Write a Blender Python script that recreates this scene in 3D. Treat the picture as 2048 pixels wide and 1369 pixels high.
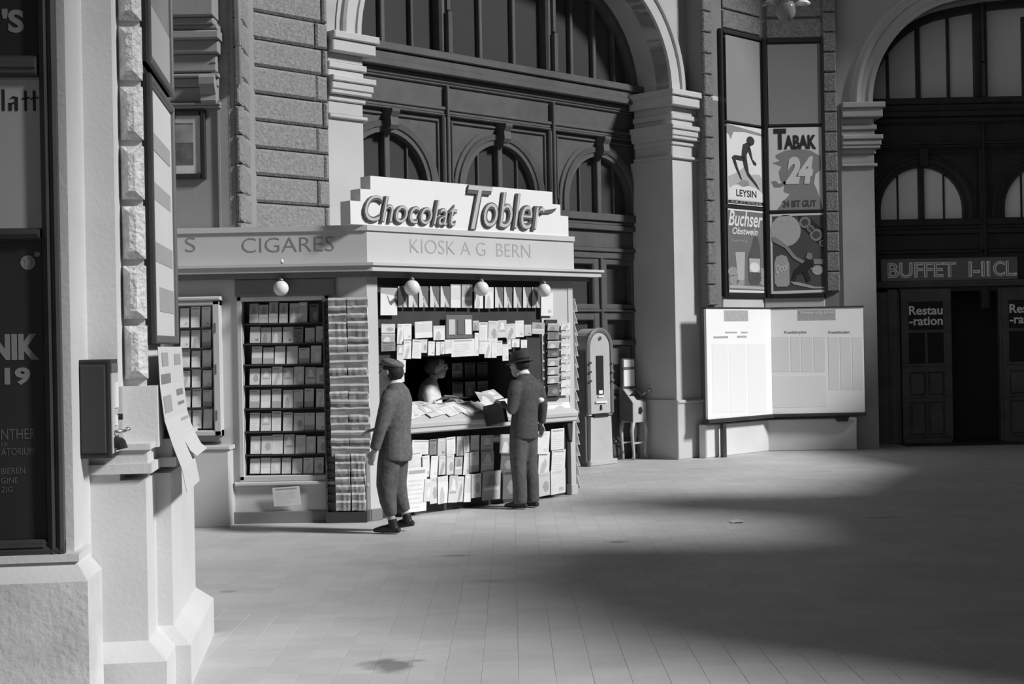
import bpy, bmesh, math, random
from mathutils import Matrix, Vector, Euler
random.seed(7)
for o in list(bpy.data.objects): bpy.data.objects.remove(o)
scn = bpy.context.scene
COL = scn.collection
PI = math.pi

# ------------------------------------------------------------------ camera
H = 1.8; FPX = 2844.4; RHO = 0.019            # eye height, focal length in pixels of a 2048 px frame, roll
cam = bpy.data.cameras.new('camera'); cam.sensor_width = 36; cam.lens = 36 * FPX / 2048
cam.clip_end = 200
co = bpy.data.objects.new('camera', cam); COL.objects.link(co)
co.matrix_world = Matrix.Translation((0, 0, H)) @ Matrix.Rotation(PI / 2, 4, 'X') @ Matrix.Rotation(-RHO, 4, 'Z')
scn.camera = co
# ------------------------------------------------------------------ world, daylight, exposure
w = bpy.data.worlds.new('hall_air'); scn.world = w; w.use_nodes = True
w.node_tree.nodes['Background'].inputs[0].default_value = (1, 1, 1, 1)
w.node_tree.nodes['Background'].inputs[1].default_value = 0.012
SUN_D = Vector((-0.779, 0.2835, -0.559)).normalized()   # low daylight through the high openings on the right
sl = bpy.data.lights.new('daylight', 'SUN'); sl.energy = 4.0; sl.angle = math.radians(8.5)
so = bpy.data.objects.new('daylight', sl); COL.objects.link(so)
so.rotation_euler = SUN_D.to_track_quat('-Z', 'Y').to_euler(); so.location = (14, 2, 9)
fl_ = bpy.data.lights.new('fill_sun', 'SUN'); fl_.energy = 0.36; fl_.angle = math.radians(50)      # weak added fill from behind the camera, lifts the faces the sun misses
fo = bpy.data.objects.new('fill_sun', fl_); COL.objects.link(fo)
fo.rotation_euler = Vector((.45, .85, -.09)).to_track_quat('-Z', 'Y').to_euler(); fo.location = (-4, -8, 5)
scn.view_settings.view_transform = 'Standard'; scn.view_settings.look = 'None'
scn.view_settings.gamma = 1; scn.view_settings.use_curve_mapping = False
scn.view_settings.exposure = 0.0

# ------------------------------------------------------------------ frames: planes of the place
class Fr:
    """A vertical plane: s runs along it, y goes into the wall, z up."""
    def __init__(s, ox, oy, deg):
        a = math.radians(deg); s.o = (ox, oy); s.a = a
        s.t = (math.cos(a), math.sin(a)); s.n = (-math.sin(a), math.cos(a))
    def px(s, x, y, off=0):
        dx, dy = x - 1024, y - 684.5; c, q = math.cos(RHO), math.sin(RHO)
        u = (dx * c - dy * q) / FPX; v = (dx * q + dy * c) / FPX
        ox = s.o[0] + s.n[0] * off; oy = s.o[1] + s.n[1] * off
        Y = (ox * s.n[0] + oy * s.n[1]) / (u * s.n[0] + s.n[1]); X = u * Y
        return ((X - ox) * s.t[0] + (Y - oy) * s.t[1], H - v * Y)
    def w(s, a, y=0, z=0):
        return Vector((s.o[0] + s.t[0] * a + s.n[0] * y, s.o[1] + s.t[1] * a + s.n[1] * y, z))
    def mat(s, a=0, y=0, z=0):
        return Matrix.Translation(s.w(a, y, z)) @ Matrix.Rotation(s.a, 4, 'Z')
    def shift(s, a, y=0):
        p = s.w(a, y); return Fr(p.x, p.y, math.degrees(s.a))
def gnd(x, y, z=0):
    dx, dy = x - 1024, y - 684.5; c, q = math.cos(RHO), math.sin(RHO)
    u = (dx * c - dy * q) / FPX; v = (dx * q + dy * c) / FPX
    Y = (H - z) / v; return (u * Y, Y)
KF = Fr(-1.47, 14.5, 45)      # kiosk front
KL = Fr(-1.47, 14.5, 0)       # kiosk left side
AW = Fr(0, 18.9, 45)          # wall with the big arch
PW = Fr(0, 15.0, 0)           # wall with the picture
C1 = Fr(3.98, 22.5, 45)       # corner pier, left leaf
C2 = Fr(3.98, 22.5, 0)        # corner pier, right leaf
BW = Fr(0, 22.7, 0)           # wall of the buffet
NP = Fr(-1.85, 7.65, 7)       # near pier

# ------------------------------------------------------------------ materials (all neutral greys)
MATS = {}
def mat(name, g, rough=0.7, var=0.0, scale=3.0, bump=0.0, bscale=60.0, spec=0.3, metal=0.0):
    if name in MATS: return MATS[name]
    m = bpy.data.materials.new(name); m.use_nodes = True; nt = m.node_tree; b = nt.nodes['Principled BSDF']
    b.inputs['Base Color'].default_value = (g, g, g, 1); b.inputs['Roughness'].default_value = rough
    b.inputs['Specular IOR Level'].default_value = spec; b.inputs['Metallic'].default_value = metal
    tc = nt.nodes.new('ShaderNodeNewGeometry')
    if var:
        n = nt.nodes.new('ShaderNodeTexNoise'); n.inputs['Scale'].default_value = scale; n.inputs['Detail'].default_value = 5
        nt.links.new(tc.outputs['Position'], n.inputs['Vector'])
        r = nt.nodes.new('ShaderNodeMapRange'); r.inputs[1].default_value = .3; r.inputs[2].default_value = .7
        r.inputs[3].default_value = g * (1 - var); r.inputs[4].default_value = min(.95, g * (1 + var))
        nt.links.new(n.outputs[0], r.inputs[0]); nt.links.new(r.outputs[0], b.inputs['Base Color'])
    if bump:
        n2 = nt.nodes.new('ShaderNodeTexNoise'); n2.inputs['Scale'].default_value = bscale; n2.inputs['Detail'].default_value = 4
        nt.links.new(tc.outputs['Position'], n2.inputs['Vector'])
        bp = nt.nodes.new('ShaderNodeBump'); bp.inputs['Strength'].default_value = bump; bp.inputs['Distance'].default_value = .02
        nt.links.new(n2.outputs[0], bp.inputs['Height']); nt.links.new(bp.outputs[0], b.inputs['Normal'])
    MATS[name] = m; return m
STONE = mat('smooth_stone', .50, .8, .07, 1.5, .15, 40)
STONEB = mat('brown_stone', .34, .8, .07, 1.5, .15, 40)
STONE2 = mat('grey_stone', .42, .85, .10, 2.0, .2, 40)
ROUGH = mat('hammered_stone', .25, .9, .22, 26, .8, 38)
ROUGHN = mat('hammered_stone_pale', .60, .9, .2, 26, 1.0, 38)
LIME = mat('limewashed_stone', .62, .8, .06, 1.6, .12, 40)
PLASTL = mat('left_wall_plaster', .28, .85, .06, 1.2, .1, 30)
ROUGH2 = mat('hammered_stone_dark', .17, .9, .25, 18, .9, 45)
PLAST = mat('plaster', .45, .85, .06, 1.2, .1, 30)
MORTAR = mat('mortar', .12, .9)
WOOD = mat('dark_wood', .092, .5, .12, 4, .1, 30)
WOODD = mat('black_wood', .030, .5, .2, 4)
GLASSD = mat('dark_glass', .055, .25, .15, .7, spec=.4)
GLASSG = mat('frosted_glass', .55, .35, .1, 1.0)
PAINT = mat('kiosk_paint', .56, .6, .03, 2)
PAINT2 = mat('kiosk_grey_paint', .56, .6, .04, 2)
KDARK = mat('kiosk_dark_board', .05, .7, .15, 4)
KBASE = mat('plinth_and_shade_paint', .20, .6, .1, 3)
WHITE = mat('white_enamel', .80, .5, .02, 2)
LETG = mat('letter_grey', .40, .5)
LETD = mat('letter_dark', .07, .5)
LETM = mat('letter_mid', .24, .5)
LETL = mat('letter_light', .62, .5)
BLACK = mat('black_paint', .022, .45)
FRAME = mat('black_frame', .018, .35, spec=.5)
FRAME2 = mat('brown_frame', .045, .35, .15, 5, spec=.5)
INT = mat('kiosk_interior', .03, .8)
METAL = mat('bright_metal', .62, .3, metal=1.0)
METALD = mat('dull_metal', .20, .45, metal=.6)
OPAL = mat('opal_glass', .82, .25, spec=.5)
P = [mat('paper_%d' % i, g, .75, .05, 9) for i, g in enumerate((.80, .68, .55, .42, .28, .15, .06))]
PAPERW = mat('poster_white', .60, .7, .03, 2)
PAPERM = mat('poster_mid', .22, .7, .06, 3)
PAPERD = mat('poster_dark', .065, .7, .1, 3)
PAPERB = mat('poster_black', .018, .7)
PAPERG = mat('poster_grey', .36, .7, .04, 2)
SKIN = mat('skin', .38, .6, .05, 8)
SUIT1 = mat('tweed_jacket', .135, .85, .25, 30, .3, 200)
TROU1 = mat('brown_trousers', .10, .85, .25, 14, .4, 30)
SUIT2 = mat('dark_suit', .08, .85, .25, 30, .3, 200)
TROU2 = mat('suit_trousers', .10, .85, .2, 20, .3, 40)
FELT = mat('felt_hat', .05, .8)
HAIR = mat('hair', .03, .7, .3, 40)
COAT = mat('white_coat', .72, .7, .06, 8)
SHIRT = mat('white_shirt', .78, .7)
LEATHER = mat('black_leather', .03, .45, .2, 10)
MACH = mat('machine_enamel', .46, .45, .06, 5)
MACHD = mat('machine_side', .14, .5, .1, 5)

# ------------------------------------------------------------------ mesh builder
class MB:
    def __init__(s): s.v = []; s.f = []; s.m = []
    def face(s, pts, m=0):
        i = len(s.v); s.v += [tuple(p) for p in pts]; s.f.append(tuple(range(i, i + len(pts)))); s.m.append(m); return s
    def box(s, x0, x1, y0, y1, z0, z1, m=0):
        if x0 > x1: x0, x1 = x1, x0
        if y0 > y1: y0, y1 = y1, y0
        if z0 > z1: z0, z1 = z1, z0
        i = len(s.v)
        s.v += [(x0, y0, z0), (x1, y0, z0), (x1, y1, z0), (x0, y1, z0), (x0, y0, z1), (x1, y0, z1), (x1, y1, z1), (x0, y1, z1)]
        for q in ((0, 3, 2, 1), (4, 5, 6, 7), (0, 1, 5, 4), (1, 2, 6, 5), (2, 3, 7, 6), (3, 0, 4, 7)):
            s.f.append(tuple(i + k for k in q)); s.m.append(m)
        return s
    def cbox(s, x0, x1, y0, y1, z0, z1, c=.01, m=0):
        """box with the four front edges chamfered (front = y0)"""
        i = len(s.v)
        s.v += [(x0 + c, y0, z0 + c), (x1 - c, y0, z0 + c), (x1 - c, y0, z1 - c), (x0 + c, y0, z1 - c),
                (x0, y0 + c, z0), (x1, y0 + c, z0), (x1, y0 + c, z1), (x0, y0 + c, z1),
                (x0, y1, z0), (x1, y1, z0), (x1, y1, z1), (x0, y1, z1)]
        for q in ((0, 1, 2, 3), (4, 5, 1, 0), (5, 6, 2, 1), (6, 7, 3, 2), (7, 4, 0, 3), (8, 9, 5, 4), (9, 10, 6, 5), (10, 11, 7, 6), (11, 8, 4, 7), (11, 10, 9, 8)):
            s.f.append(tuple(i + k for k in q)); s.m.append(m)
        return s
    def prism(s, poly, y0, y1, m=0):
        """polygon in (x,z) extruded from y0 (front) to y1"""
        n = len(poly); i = len(s.v)
        s.v += [(x, y0, z) for x, z in poly] + [(x, y1, z) for x, z in poly]
        s.f.append(tuple(i + k for k in range(n))); s.m.append(m)
        s.f.append(tuple(i + n + k for k in reversed(range(n)))); s.m.append(m)
        for k in range(n):
            j = (k + 1) % n; s.f.append((i + k, i + n + k, i + n + j, i + j)); s.m.append(m)
        return s
    def plan(s, poly, z0, z1, m=0):
        """polygon in (x,y) extruded from z0 to z1"""
        n = len(poly); i = len(s.v)
        s.v += [(x, y, z0) for x, y in poly] + [(x, y, z1) for x, y in poly]
        s.f.append(tuple(i + k for k in reversed(range(n)))); s.m.append(m)
        s.f.append(tuple(i + n + k for k in range(n))); s.m.append(m)
        for k in range(n):
            j = (k + 1) % n; s.f.append((i + k, i + j, i + n + j, i + n + k)); s.m.append(m)
        return s
    def sweep(s, prof, x0, x1, m=0):
        """(y,z) profile run along x with end caps"""
        n = len(prof); i = len(s.v)
        s.v += [(x0, y, z) for y, z in prof] + [(x1, y, z) for y, z in prof]
        for k in range(n):
            j = (k + 1) % n; s.f.append((i + k, i + j, i + n + j, i + n + k)); s.m.append(m)
        s.f.append(tuple(i + k for k in reversed(range(n)))); s.m.append(m)
        s.f.append(tuple(i + n + k for k in range(n))); s.m.append(m)
        return s
    def rings(s, rs, m=0, caps=True, closed=True):
        i0 = len(s.v); n = len(rs[0])
        for r in rs: s.v += [tuple(p) for p in r]
        for a in range(len(rs) - 1):
            for k in range(n if closed else n - 1):
                j = (k + 1) % n
                s.f.append((i0 + a * n + k, i0 + a * n + j, i0 + (a + 1) * n + j, i0 + (a + 1) * n + k)); s.m.append(m)
        if caps:
            s.f.append(tuple(i0 + k for k in reversed(range(n)))); s.m.append(m)
            b = i0 + (len(rs) - 1) * n; s.f.append(tuple(b + k for k in range(n))); s.m.append(m)
        return s
    def tube(s, pts, r, n=10, m=0, ref=None, flat=1.0):
        """loft of circles (or ellipses, flat = depth/width) along points; r a number or list"""
        pts = [Vector(p) for p in pts]; rs = []
        R = r if isinstance(r, (list, tuple)) else [r] * len(pts)
        for k, p in enumerate(pts):
            d = (pts[min(k + 1, len(pts) - 1)] - pts[max(k - 1, 0)]).normalized()
            up = Vector(ref) if ref else (Vector((0, 0, 1)) if abs(d.z) < .9 else Vector((1, 0, 0)))
            a = up.cross(d).normalized(); b = d.cross(a).normalized()
            rk = R[k]; ra, rb = rk if isinstance(rk, (list, tuple)) else (rk, rk * flat)
            rs.append([p + a * ra * math.cos(2 * PI * q / n) + b * rb * math.sin(2 * PI * q / n) for q in range(n)])
        return s.rings(rs, m)
    def lathe(s, prof, c=(0, 0, 0), n=20, m=0, sx=1.0, sy=1.0):
        rs = [[(c[0] + r * sx * math.cos(2 * PI * q / n), c[1] + r * sy * math.sin(2 * PI * q / n), c[2] + z) for q in range(n)] for r, z in prof]
        return s.rings(rs, m)
    def ball(s, c, r, n=16, m=0):
        rx, ry, rz = r if isinstance(r, (list, tuple)) else (r, r, r)
        rs = []
        for k in range(1, n // 2):
            t = PI * k / (n // 2)
            rs.append([(c[0] + rx * math.sin(t) * math.cos(2 * PI * q / n), c[1] + ry * math.sin(t) * math.sin(2 * PI * q / n), c[2] - rz * math.cos(t)) for q in range(n)])
        return s.rings(rs, m)
    def band(s, curve, prof, m=0):
        """curve: (x,z,nx,nz); prof: (distance outwards, y) run along the curve"""
        rs = [[(x + nx * d, y, z + nz * d) for d, y in prof] for x, z, nx, nz in curve]
        return s.rings(rs, m)
    def mesh(s, name, mats, smooth=False):
        me = bpy.data.meshes.new(name); me.from_pydata(s.v, [], s.f)
        for q in (mats if isinstance(mats, (list, tuple)) else [mats]): me.materials.append(q)
        me.polygons.foreach_set('material_index', s.m)
        bm = bmesh.new(); bm.from_mesh(me); bmesh.ops.recalc_face_normals(bm, faces=bm.faces); bm.to_mesh(me); bm.free()
        if smooth: me.polygons.foreach_set('use_smooth', [True] * len(me.polygons))
        me.update(); return me

def link(name, me, parent=None, M=None):
    o = bpy.data.objects.new(name, me); COL.objects.link(o)
    if parent is not None: o.parent = parent
    if M is not None:
        if parent is None: o.matrix_world = M
        else: o.matrix_basis = M
    return o
def part(name, mb, mats, parent, M=None, smooth=False):
    return link(name, mb.mesh(name, mats, smooth), parent, M)
def tag(o, label, cat, group=None):
    o['label'] = label; o['category'] = cat
    if group: o['group'] = group
    return o
def thing(name, label, cat, M, group=None):
    o = link(name, None, None, M); o.empty_display_size = .1
    return tag(o, label, cat, group)
def solo(name, mb, mats, M, label, cat, group=None, smooth=False):
    return tag(link(name, mb.mesh(name, mats, smooth), None, M), label, cat, group)
def struct(name, mb, mats, M=None, label=None, cat=None):
    o = link(name, mb.mesh(name, mats), None, M if M is not None else Matrix()); o['kind'] = 'structure'
    if label: o['label'] = label
    if cat: o['category'] = cat
    return o
T = Matrix.Translation
def Rz(a): return Matrix.Rotation(math.radians(a), 4, 'Z')
def Rx(a): return Matrix.Rotation(math.radians(a), 4, 'X')
def Ry(a): return Matrix.Rotation(math.radians(a), 4, 'Y')

def text_mesh(body, mats, extrude=.004, offset=0.0, shear=0.0, space=1.0, bevel=0.0, res=4):
    cu = bpy.data.curves.new('lettering', 'FONT'); cu.body = body; cu.extrude = extrude; cu.offset = offset
    cu.shear = shear; cu.space_character = space; cu.resolution_u = res; cu.bevel_depth = bevel
    t = bpy.data.objects.new('lettering_tmp', cu); COL.objects.link(t)
    dg = bpy.context.evaluated_depsgraph_get(); me = bpy.data.meshes.new_from_object(t.evaluated_get(dg))
    bpy.data.objects.remove(t); bpy.data.curves.remove(cu)
    me.materials.clear(); me.materials.append(mats); return me
def islands(me):
    """split lettering into its letters: groups of faces whose x ranges overlap"""
    n = len(me.vertices); p = list(range(n))
    def f(i):
        while p[i] != i: p[i] = p[p[i]]; i = p[i]
        return i
    for e in me.edges: p[f(e.vertices[0])] = f(e.vertices[1])
    g = {}
    for i in range(n): g.setdefault(f(i), []).append(i)
    it = []
    for k, vs in g.items():
        xs = [me.vertices[i].co.x - .0 * me.vertices[i].co.y for i in vs]; it.append([min(xs), max(xs), {k}])
    it.sort(key=lambda q: q[0]); out = []
    for a, b, ks in it:
        if out and a < out[-1][1] - .45 * min(b - a, out[-1][1] - out[-1][0]): out[-1][1] = max(b, out[-1][1]); out[-1][2] |= ks
        else: out.append([a, b, ks])
    res = []
    for a, b, ks in out:
        ids = [i for k in ks for i in g[k]]; mp = {v: i for i, v in enumerate(ids)}
        fs = [tuple(mp[v] for v in q.vertices) for q in me.polygons if q.vertices[0] in mp]
        m2 = bpy.data.meshes.new('letter'); m2.from_pydata([me.vertices[i].co[:] for i in ids], [], fs); m2.materials.append(me.materials[0]); res.append(m2)
    return res
def text_fit(body, x0, x1, z0, z1, y, m, parent, name='letter', depth=.004, slope=0.0, split=True, **k):
    """lettering filling the box x0..x1, z0..z1 of the parent's plane, its face at y; slope = rise per metre"""
    me = text_mesh(body, m, extrude=.5, **k)
    xs = [v.co.x for v in me.vertices]; ys = [v.co.y for v in me.vertices]
    ax, bx, ay, by = min(xs), max(xs), min(ys), max(ys)
    for v in me.vertices:
        X = x0 + (v.co.x - ax) / (bx - ax) * (x1 - x0); Z = z0 + (v.co.y - ay) / (by - ay) * (z1 - z0) + slope * (v.co.x - ax) / (bx - ax) * (x1 - x0)
        v.co = (X, y - (v.co.z + .5) * depth, Z)
    me.update()
    if split and len(body) > 1: return [link(name, q, parent) for q in islands(me)]
    o = link(name if split else 'lettering', me, parent)
    if not split: o['kind'] = 'stuff'
    return [o]
def text_px(body, fr, x0, y0, x1, y1, y, m, parent, M0=None, **k):
    a = fr.px(x0, (y0 + y1) / 2, y); b = fr.px(x1, (y0 + y1) / 2, y); xm = (x0 + x1) / 2
    zt = fr.px(xm, y0, y)[1]; zb = fr.px(xm, y1, y)[1]
    return text_fit(body, a[0], b[0], zb, zt, y, m, parent, **k)
def stuff(o): o['kind'] = 'stuff'; return o

# ================================================================== THE SETTING
# ---- floor: grout bed with square tiles
FL = bpy.data.materials.new('floor_tile'); FL.use_nodes = True
def floor_material():
    nt = FL.node_tree; b = nt.nodes['Principled BSDF']; N = nt.nodes.new; L = nt.links.new
    geo = N('ShaderNodeNewGeometry'); b.inputs['Roughness'].default_value = .62; b.inputs['Specular IOR Level'].default_value = .35
    n1 = N('ShaderNodeTexNoise'); n1.inputs['Scale'].default_value = 1.1; n1.inputs['Detail'].default_value = 6; L(geo.outputs['Position'], n1.inputs['Vector'])
    r1 = N('ShaderNodeMapRange'); r1.inputs[1].default_value = .3; r1.inputs[2].default_value = .7; r1.inputs[3].default_value = .50; r1.inputs[4].default_value = .60
    L(n1.outputs[0], r1.inputs[0])
    sn = N('ShaderNodeVectorMath'); sn.operation = 'SNAP'; sn.inputs[1].default_value = (.2, .2, 5); L(geo.outputs['Position'], sn.inputs[0])
    wn = N('ShaderNodeTexWhiteNoise'); L(sn.outputs[0], wn.inputs['Vector'])
    r2 = N('ShaderNodeMapRange'); r2.inputs[3].default_value = .95; r2.inputs[4].default_value = 1.04; L(wn.outputs['Value'], r2.inputs[0])
    mu = N('ShaderNodeMath'); mu.operation = 'MULTIPLY'; L(r1.outputs[0], mu.inputs[0]); L(r2.outputs[0], mu.inputs[1])
    cur = mu.outputs[0]
    n3 = N('ShaderNodeTexNoise'); n3.inputs['Scale'].default_value = 5; n3.inputs['Detail'].default_value = 6; L(geo.outputs['Position'], n3.inputs['Vector'])
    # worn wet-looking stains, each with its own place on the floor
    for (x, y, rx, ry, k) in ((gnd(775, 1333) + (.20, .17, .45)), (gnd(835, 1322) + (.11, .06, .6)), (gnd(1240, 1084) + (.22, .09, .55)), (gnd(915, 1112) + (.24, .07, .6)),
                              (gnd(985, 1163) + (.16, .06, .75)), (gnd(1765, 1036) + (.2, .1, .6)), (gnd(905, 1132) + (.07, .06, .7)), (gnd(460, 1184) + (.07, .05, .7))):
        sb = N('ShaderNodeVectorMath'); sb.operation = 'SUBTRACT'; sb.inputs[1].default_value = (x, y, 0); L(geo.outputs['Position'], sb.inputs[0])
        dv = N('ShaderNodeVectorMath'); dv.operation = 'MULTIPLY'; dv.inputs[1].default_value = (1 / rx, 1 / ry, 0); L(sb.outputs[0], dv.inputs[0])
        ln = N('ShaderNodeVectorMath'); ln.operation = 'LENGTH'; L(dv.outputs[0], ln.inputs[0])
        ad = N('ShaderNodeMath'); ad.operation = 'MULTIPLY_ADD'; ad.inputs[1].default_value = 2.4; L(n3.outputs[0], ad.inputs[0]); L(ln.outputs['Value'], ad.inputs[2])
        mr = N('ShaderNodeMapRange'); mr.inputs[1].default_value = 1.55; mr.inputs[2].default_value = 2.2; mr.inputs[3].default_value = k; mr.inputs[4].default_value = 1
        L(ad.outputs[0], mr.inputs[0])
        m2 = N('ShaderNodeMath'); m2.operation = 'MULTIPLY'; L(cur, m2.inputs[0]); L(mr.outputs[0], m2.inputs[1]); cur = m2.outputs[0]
    L(cur, b.inputs['Base Color'])
    bp = N('ShaderNodeBump'); bp.inputs['Strength'].default_value = .12; bp.inputs['Distance'].default_value = .01
    n4 = N('ShaderNodeTexNoise'); n4.inputs['Scale'].default_value = 25; L(geo.outputs['Position'], n4.inputs['Vector']); L(n4.outputs[0], bp.inputs['Height']); L(bp.outputs[0], b.inputs['Normal'])
floor_material()
GROUT = mat('grout', .40, .9)
floor = struct('floor', MB().box(-9, 13, -3, 26, -.2, -.002), GROUT)
TS = .2; g = .0007; c = .0014
tile_mesh = MB().cbox(g, TS - g, 0, .03, g, TS - g, c)          # front = y0, laid face up below
tile_mesh.v = [(x, z, -y) for x, y, z in tile_mesh.v]
tile_me = tile_mesh.mesh('tile', FL)
near_rows = [j for j in range(37, 48)]; rest = MB(); cnt = 0
for j in range(28, 118):
    for i in range(-45, 52):
        x, y = i * TS, j * TS
        lim = .37 * y + .3
        if x < -lim - .2 or x > lim: continue
        dz = random.uniform(-.0004, .0004)
        if j in near_rows and -14 <= i < 14 and cnt < 300:
            t = link('tile', tile_me, floor, T((x, y, dz)) @ Rx(random.uniform(-.15, .15)) @ Ry(random.uniform(-.1, .1))); cnt += 1
        else:
            a, b_, e, d = x + g, x + TS - g, y + g, y + TS - g
            i0 = len(rest.v)
            rest.v += [(a, e, -.01), (b_, e, -.01), (b_, d, -.01), (a, d, -.01), (a, e, dz), (b_, e, dz), (b_, d, dz), (a, d, dz)]
            for q in ((4, 5, 6, 7), (0, 1, 5, 4), (1, 2, 6, 5), (2, 3, 7, 6), (3, 0, 4, 7)): rest.f.append(tuple(i0 + k for k in q)); rest.m.append(0)
stuff(part('tile_field', rest, FL, floor))

def arch_curve(cx, a, zs, r=1.65, phi=78, n=14):
    """basket arch from left springing to right: (x, z, outward normal)"""
    p = math.radians(phi); R = r + (a - r) / math.cos(p); cz = zs - (R - r) * math.sin(p); L = []
    for k in range(n + 1):
        t = PI - p * k / n; L.append((cx - a + r + r * math.cos(t), zs + r * math.sin(t), math.cos(t), math.sin(t)))
    for k in range(1, n):
        t = PI - p - (PI - 2 * p) * k / n; L.append((cx + R * math.cos(t), cz + R * math.sin(t), math.cos(t), math.sin(t)))
    for k in range(n + 1):
        t = p * (1 - k / n); L.append((cx + a - r + r * math.cos(t), zs + r * math.sin(t), math.cos(t), math.sin(t)))
    return L
def half_circle(cx, zs, r, n=20, stilt=0):
    L = [(cx - r, zs - stilt, -1, 0)] if stilt else []
    L += [(cx + r * math.cos(PI - PI * k / n), zs + r * math.sin(PI * k / n), math.cos(PI - PI * k / n), math.sin(PI * k / n)) for k in range(n + 1)]
    if stilt: L.append((cx + r, zs - stilt, 1, 0))
    return L
ZS = 5.5
def arch_wall(name, fr, s0, s1, cx, label):
    cv = arch_curve(cx, 2.99, ZS)
    poly = [(s0, 0), (s0, 9.5), (s1, 9.5), (s1, 0), (cx + 2.99, 0)] + [(x, z) for x, z, _, _ in reversed(cv)] + [(cx - 2.99, 0)]
    o = struct(name, MB().prism(poly, .05, .78), STONE2, fr.mat())
    # archivolt
    prof = [(0, .3), (0, .0), (.07, -.01), (.08, .02), (.20, .0), (.21, -.035), (.27, -.05), (.30, -.02), (.31, .02), (.36, .03), (.36, .3)]
    part('archivolt', MB().band(cv, prof), STONE, o)
    return o
TIERS = ((70, 85, .16), (85, 109, .125), (109, 128, .01), (128, 141, .045), (141, 156, .015), (156, 168, .125), (168, 183, .10), (183, 192, .085), (192, 205, .03), (205, 231, 0.004), (231, 239, .045))
TZ = [(AW.px(690, a)[1], AW.px(690, b)[1], p) for a, b, p in TIERS]
def impost(parent, s0, s1, side, m=None, dy=0.0):
    for z1, z0, p in TZ:
        # a course of the impost moulding, run round the pilaster
        a, b = (s0 - (0 if side < 0 else p), s1 + (p if side < 0 else 0))
        part('impost_moulding', MB().cbox(a, b, -p + dy, .6, z0, z1, min(.012, (z1 - z0) * .3)), m or STONE, parent)
# ---- wall with the big arch
CX = .52
wall_back = arch_wall('wall_back', AW, -4.12, 4.75, CX, '')
part('pilaster', MB().box(-3.0, CX - 2.99, 0, .6, 0, TZ[-1][1]), STONE, wall_back)
impost(wall_back, -3.0, CX - 2.99, -1)
sp = AW.px(1347, 450, -.11)[0]
part('pilaster', MB().box(sp, 4.55, -.11, .72, 0, TZ[-1][1]), STONE, wall_back)
impost(wall_back, sp, 4.50, 1, None, -.11)
zp = AW.px(1370, 800)[1]
part('pedestal', MB().cbox(sp - .03, 4.52, -.15, .6, 0, zp - .05, .01), STONE, wall_back)
part('pedestal_moulding', MB().cbox(sp - .04, 4.5, -.17, .6, zp - .05, zp + .01, .02), STONE, wall_back)
part('pedestal', MB().cbox(-3.02, CX - 2.96, -.05, .6, 0, zp, .01), STONE, wall_back)
# hammered blocks of the pier left of the arch
zj = AW.px(575, 88, -.05)[1]; pit = (AW.px(575, 88, -.05)[1] - AW.px(575, 302, -.05)[1]) / 4
RT = Fr(-2.84, 14.97, 94)
sL = AW.px(503, 250, -.05)[0]; sR = AW.px(657, 250, -.05)[0]; sq = AW.px(638, 250, -.05)[0]
part('rubble_backing', MB().box(sL - .1, sR, -.02, .6, 0, 9), MORTAR, wall_back)
for k in range(-9, 6):
    z0 = zj + k * pit
    if z0 < 2.2: continue
    e = random.uniform(-.012, .012)
    dq = .07 if k % 2 else -.03
    part('stone_block', MB().cbox(sL, sq + dq - .006, -.07 + e, .1, z0 + .008, z0 + pit - .008, .028), ROUGH, wall_back)
    part('stone_block', MB().cbox(sq + dq + .006, sR, -.06 - e, .1, z0 + .010, z0 + pit - .010, .02), ROUGH, wall_back)

# ---- wall with the picture, left behind the kiosk
wall_left = struct('wall_left', MB().box(-7, -2.84, 0, 1.2, 0, 9.5), PLASTL, PW.mat())
zl = PW.px(480, 120, -.02)[1]
pl = Fr(0, 15.0, 0)
for k in range(-8, 6):
    z0 = zj + k * pit
    if z0 < 2.2: continue
    x0 = PW.px(473, 300)[0]
    part('stone_block', MB().cbox(x0, -2.80, -.05, .12, z0 + .008, z0 + pit - .008, .025), ROUGH, wall_left)
    o = part('stone_block', MB().cbox(.02, .95, -.05, .1, z0 + .008, z0 + pit - .008, .028), ROUGH, wall_left)
    o.matrix_basis = PW.mat().inverted() @ RT.mat()
for (ya, yb, xr, p) in ((-60, 31, 428, .30), (33, 48, 428, .24), (48, 59, 436, .20), (60, 77, 438, .23), (78, 106, 437, .16), (107, 144, 433, .10), (147, 154, 436, .13), (155, 173, 436, .07), (174, 204, 436, .05), (205, 210, 438, .10), (210, 216, 438, .075)):
    a, b_ = PW.px(390, ya, -p)[1], PW.px(390, yb, -p)[1]; xr = PW.px(xr, 120, -p)[0]
    part('cornice_moulding', MB().cbox(-5.2, xr, -p, .05, b_, a, min(.015, (a - b_) * .3)), PLASTL, wall_left)
xa, xb = PW.px(406, 180)[0], PW.px(436, 180)[0]; za, zb = PW.px(420, 152, -.1)[1], PW.px(420, 207, -.1)[1]
prof = [(0, zb), (-.10, zb), (-.13, zb + .03), (-.12, zb + .09), (-.16, zb + .13), (-.20, zb + .19), (-.21, za - .03), (-.19, za), (0, za)]
part('scroll_bracket', MB().sweep(prof, xa, xb), PLASTL, wall_left)
part('scroll_bracket', MB().sweep([(y * .7, z + .30) for y, z in prof[:5]] + [(0, zb + .44)], xb - .05, xb), PLASTL, wall_left)
za = PW.px(437, 216)[1]
part('wall_strip', MB().box(PW.px(437, 300)[0], PW.px(441, 300)[0], -.03, .02, 2.9, za), PLASTL, wall_left)
part('wall_strip', MB().box(PW.px(437, 300)[0] - .01, PW.px(471, 300)[0], -.015, .02, 2.9, 6.5), PLASTL, wall_left)

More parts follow.
